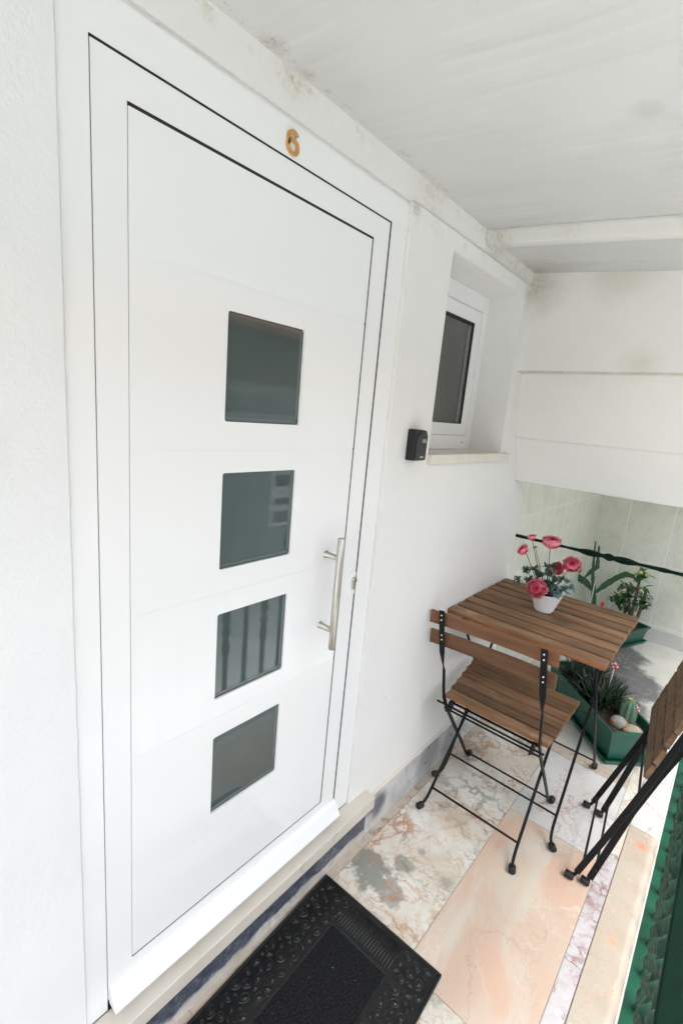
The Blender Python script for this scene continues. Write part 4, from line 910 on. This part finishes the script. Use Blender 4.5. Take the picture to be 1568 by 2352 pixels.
# ball cacti
M_ball = simple('grey woolly cactus', (0.30, 0.32, 0.27), 0.85, var=0.2, nscale=160, bmp=1.0, bscale=300)
M_ball2 = simple('beige woolly cactus', (0.36, 0.33, 0.25), 0.85, var=0.2, nscale=160, bmp=1.0, bscale=300)
for lab, c, r, mt, buds in (('round grey cactus with an orange bud in the near planter', (1.905, -0.530, 0.143), (0.033, 0.033, 0.031), M_ball, ((-0.026, 0.018, 0.012), (0.010, -0.030, 0.008))),
                            ('flattened beige cactus with an orange bud at the planter corner', (1.893, -0.588, 0.135), (0.042, 0.042, 0.027), M_ball2, ((-0.034, 0.026, 0.012),))):
    t = thing('ball_cactus', lab, 'cactus', c); q = MB(); q.ell(c, r, 20, ns=12); q.build('body', mt, t)
    for bd in buds:
        q = MB(); q.ell(Vector(c) + Vector(bd), (0.006, 0.006, 0.008), 10); q.build('bud', M_oran, t)
# mushroom picks
for lab, base, head, r, mt in (('red and white toy mushroom on a white stick above the near succulents', (2.115, -0.438, 0.14), (2.10, -0.449, 0.307), 0.0155, M_red), ('small red toy mushroom at the planter rim behind the column cactus', (2.005, -0.575, 0.13), (2.0, -0.577, 0.189), 0.014, M_red)):
    t = thing('toy_mushroom', lab, 'ornament', base)
    q = MB(); q.tube([base, lerp(base, head, 0.95)], 0.0022, 8); q.build('stick', M_whit, t)
    q = MB(); q.ell(head, (r, r, r * 0.95), 16, ns=10); hd_ = q.build('cap', M_red, t)
    h = Vector(head)
    for d in ((-0.5, 0.0, 0.86), (-0.9, 0.3, -0.2), (-0.62, -0.75, 0.1), (-0.4, 0.75, 0.5), (0.6, 0.2, 0.7)):
        d = Vector(d).normalized(); q = MB(); q.ell(h + d * r * 0.86, r * 0.33, 10, ns=6); q.build('spot', M_whit, hd_)
# far planter: leaf cactus
t = thing('leaf_cactus', 'tall flat stemmed cactus in the planter at the tiled wall', 'cactus', (3.2, -0.12, 0.1))
def pad(q, pts_, wds):
    P_ = [Vector((3.18 + 0.01 * i, y, z)) for i, (y, z) in enumerate(pts_)]
    # refine
    Q = []; W_ = []
    for i in range(len(P_) - 1):
        for k in range(5):
            s_ = k / 5; Q.append(lerp(P_[i], P_[i + 1], s_)); W_.append(wds[i] * (1 - s_) + wds[i + 1] * s_)
    Q.append(P_[-1]); W_.append(wds[-1]); W_ = [w_ * (1 + 0.10 * math.sin(i * 2.1)) for i, w_ in enumerate(W_)]
    q.tube(Q, 0, flat=[(w_, 0.007) for w_ in W_], ref=(0, 1, 0.3) if abs(P_[0].z - P_[-1].z) > abs(P_[0].y - P_[-1].y) else (0, 0.2, 1))
for pts_, wds in (([(-0.116, 0.09), (-0.116, 0.228), (-0.093, 0.336), (-0.069, 0.427), (-0.057, 0.513), (-0.043, 0.646)], [0.030, 0.034, 0.028, 0.020, 0.016, 0.008]),
                  ([(-0.093, 0.312), (-0.043, 0.353), (0.020, 0.372), (0.085, 0.36)], [0.018, 0.050, 0.050, 0.020]),
                  ([(-0.116, 0.303), (-0.166, 0.376), (-0.221, 0.441), (-0.262, 0.473), (-0.315, 0.470)], [0.016, 0.040, 0.034, 0.040, 0.022]),
                  ([(-0.033, 0.388), (-0.057, 0.432), (-0.091, 0.478), (-0.082, 0.544), (-0.072, 0.620)], [0.010, 0.028, 0.030, 0.018, 0.012]),
                  ([(0.044, 0.385), (0.020, 0.405), (0.001, 0.431)], [0.012, 0.022, 0.012])):
    q = MB(); pad(q, pts_, wds); q.build('pad', M_cact, t, 0.002, 2)
t2 = box_obj('plant_stake', (3.171, -0.106, 0.09), (3.175, -0.098, 0.40), M_whit); tag(t2, 'thin white stake beside the tall flat stemmed cactus', 'stake')
# far planter: flowering bush
t = thing('flowering_bush', 'leafy bush with small pale yellow flowers in the planter at the tiled wall', 'bush', (3.2, -0.35, 0.1))
stems = [[(-0.346, 0.09), (-0.349, 0.356), (-0.348, 0.464), (-0.34, 0.539)], [(-0.378, 0.09), (-0.392, 0.332), (-0.397, 0.403)], [(-0.33, 0.09), (-0.30, 0.25), (-0.27, 0.34)], [(-0.34, 0.2), (-0.31, 0.33), (-0.29, 0.40)]]
for s_ in stems:
    q = MB(); q.tube([(3.2 + rnd.uniform(-0.01, 0.01), y, z) for y, z in s_], [0.010, 0.009, 0.008, 0.006][:len(s_)], 8); q.build('stem', M_bark, t)
lv = [(-0.264, 0.391), (-0.303, 0.396), (-0.329, 0.459), (-0.366, 0.481), (-0.388, 0.425), (-0.392, 0.363), (-0.406, 0.34), (-0.376, 0.328), (-0.276, 0.331), (-0.244, 0.312), (-0.303, 0.303), (-0.222, 0.301), (-0.27, 0.267), (-0.25, 0.276), (-0.40, 0.30), (-0.326, 0.411), (-0.372, 0.506), (-0.35, 0.512), (-0.31, 0.35), (-0.29, 0.36), (-0.34, 0.38), (-0.35, 0.30), (-0.32, 0.26)]
q = MB()
for y, z in lv:
    for i in range(9):
        a = rnd.uniform(0, 6.28); e = rnd.uniform(-0.7, 0.9); d = Vector((math.cos(a) * math.cos(e) * 0.9, math.sin(a) * math.cos(e), math.sin(e)))
        q.leaf((3.2 + rnd.uniform(-0.05, 0.04), y + rnd.uniform(-0.012, 0.012), z + rnd.uniform(-0.012, 0.012)), d, (0, 0, 1), rnd.uniform(0.035, 0.060), rnd.uniform(0.018, 0.028), rnd.uniform(0, 0.5), 5, 0.2)
q.build('leaves', M_bush, t, fix=False)
for y, z in ((-0.319, 0.529), (-0.352, 0.524), (-0.248, 0.354), (-0.329, 0.570), (-0.385, 0.516)):
    q = MB()
    for i in range(5):
        a = i * 1.257; q.leaf((3.16, y, z), (-0.2, math.cos(a), math.sin(a)), (-1, 0, 0), 0.013, 0.012, 0.1, 3)
    q.build('flower', M_yel, t, fix=False)
q = MB(); q.ell((3.10, -0.185, 0.262), (0.010, 0.012, 0.018), 10); o = q.build('red_flower', M_red, None); tag(o, 'single red bloom at the foot of the leafy bush', 'flower')
q = MB(); q.tube([(3.13, -0.20, 0.10), (3.10, -0.185, 0.25)], 0.003, 6); q.build('stem', M_cact, o)

# ------------------------------------------------------------------ railing
rl = thing('railing', 'dark green metal railing with twisted bars along the open porch edge', 'railing', (0.7, -0.80, -0.05))
YB = -0.800
q = MB(); q.box((-1.0, -0.825, 0.690), (3.40, -0.779, 0.703)); q.build('handrail', M_greenshade, rl, 0.003, 2)
q = MB(); q.box((-1.0, -0.835, -0.050), (3.40, -0.765, -0.044)); q.build('bottom_rail', M_green, rl, 0.001)
def twisted(q, x, y, z0, z1, w_, turns, knobs=(), axis=2):
    n = int((z1 - z0) / 0.0028); prev = None
    for i in range(n + 1):
        z = z0 + (z1 - z0) * i / n; r_ = w_ * 0.707; kn = 0
        for kz, kl, kr in knobs:
            t = abs(z - kz) / kl
            if t < 1: r_ = max(r_, w_ * 0.6 + kr * math.cos(t * math.pi / 2) ** 1.3)
        a0 = turns * 2 * math.pi * i / n
        P = []
        for j in range(4):
            rr_ = r_
            a = a0 + math.pi * j / 2
            P.append((x + rr_ * math.cos(a), y + rr_ * math.sin(a), z) if axis == 2 else (x + rr_ * math.cos(a), z, y + rr_ * math.sin(a)))
        k = q.add(P)
        if prev is not None:
            for j in range(4): q.face([prev + j, prev + (j + 1) % 4, k + (j + 1) % 4, k + j])
        prev = k
protos = []
for kn in (0, 1):
    q = MB(); twisted(q, 0, YB, -0.044, 0.690, 0.0175, 3.5, ((0.32, 0.045, 0.010), (0.39, 0.026, 0.010), (0.46, 0.045, 0.010)) if kn else ()); me = None
    protos.append(q)
xs = [-0.55 + 0.104 * i for i in range(38)]
base = []
for i, x in enumerate(xs):
    if i < 2:
        q = protos[i]; q.v = [v + Vector((x, 0, 0)) for v in q.v]; o = q.build('baluster', M_green, rl, 0); base.append((o, x))
    else:
        src, sx = base[i % 2]; o = src.copy(); scene.collection.objects.link(o); o.parent = rl; o.location = (x - sx, 0, 0)
# single bar crossing the far opening
q = MB(); twisted(q, 1.785, 0.884, -0.80, 0.004, 0.0105, 1.5, ((-0.318, 0.060, 0.0085), (-0.378, 0.026, 0.0105), (-0.440, 0.060, 0.0085), (-0.57, 0.03, 0.003), (-0.62, 0.03, 0.003), (-0.08, 0.03, 0.003)), axis=1)
o = q.build('crossbar', M_greenshade, None); tag(o, 'dark green turned metal bar crossing in front of the tiled wall', 'bar')
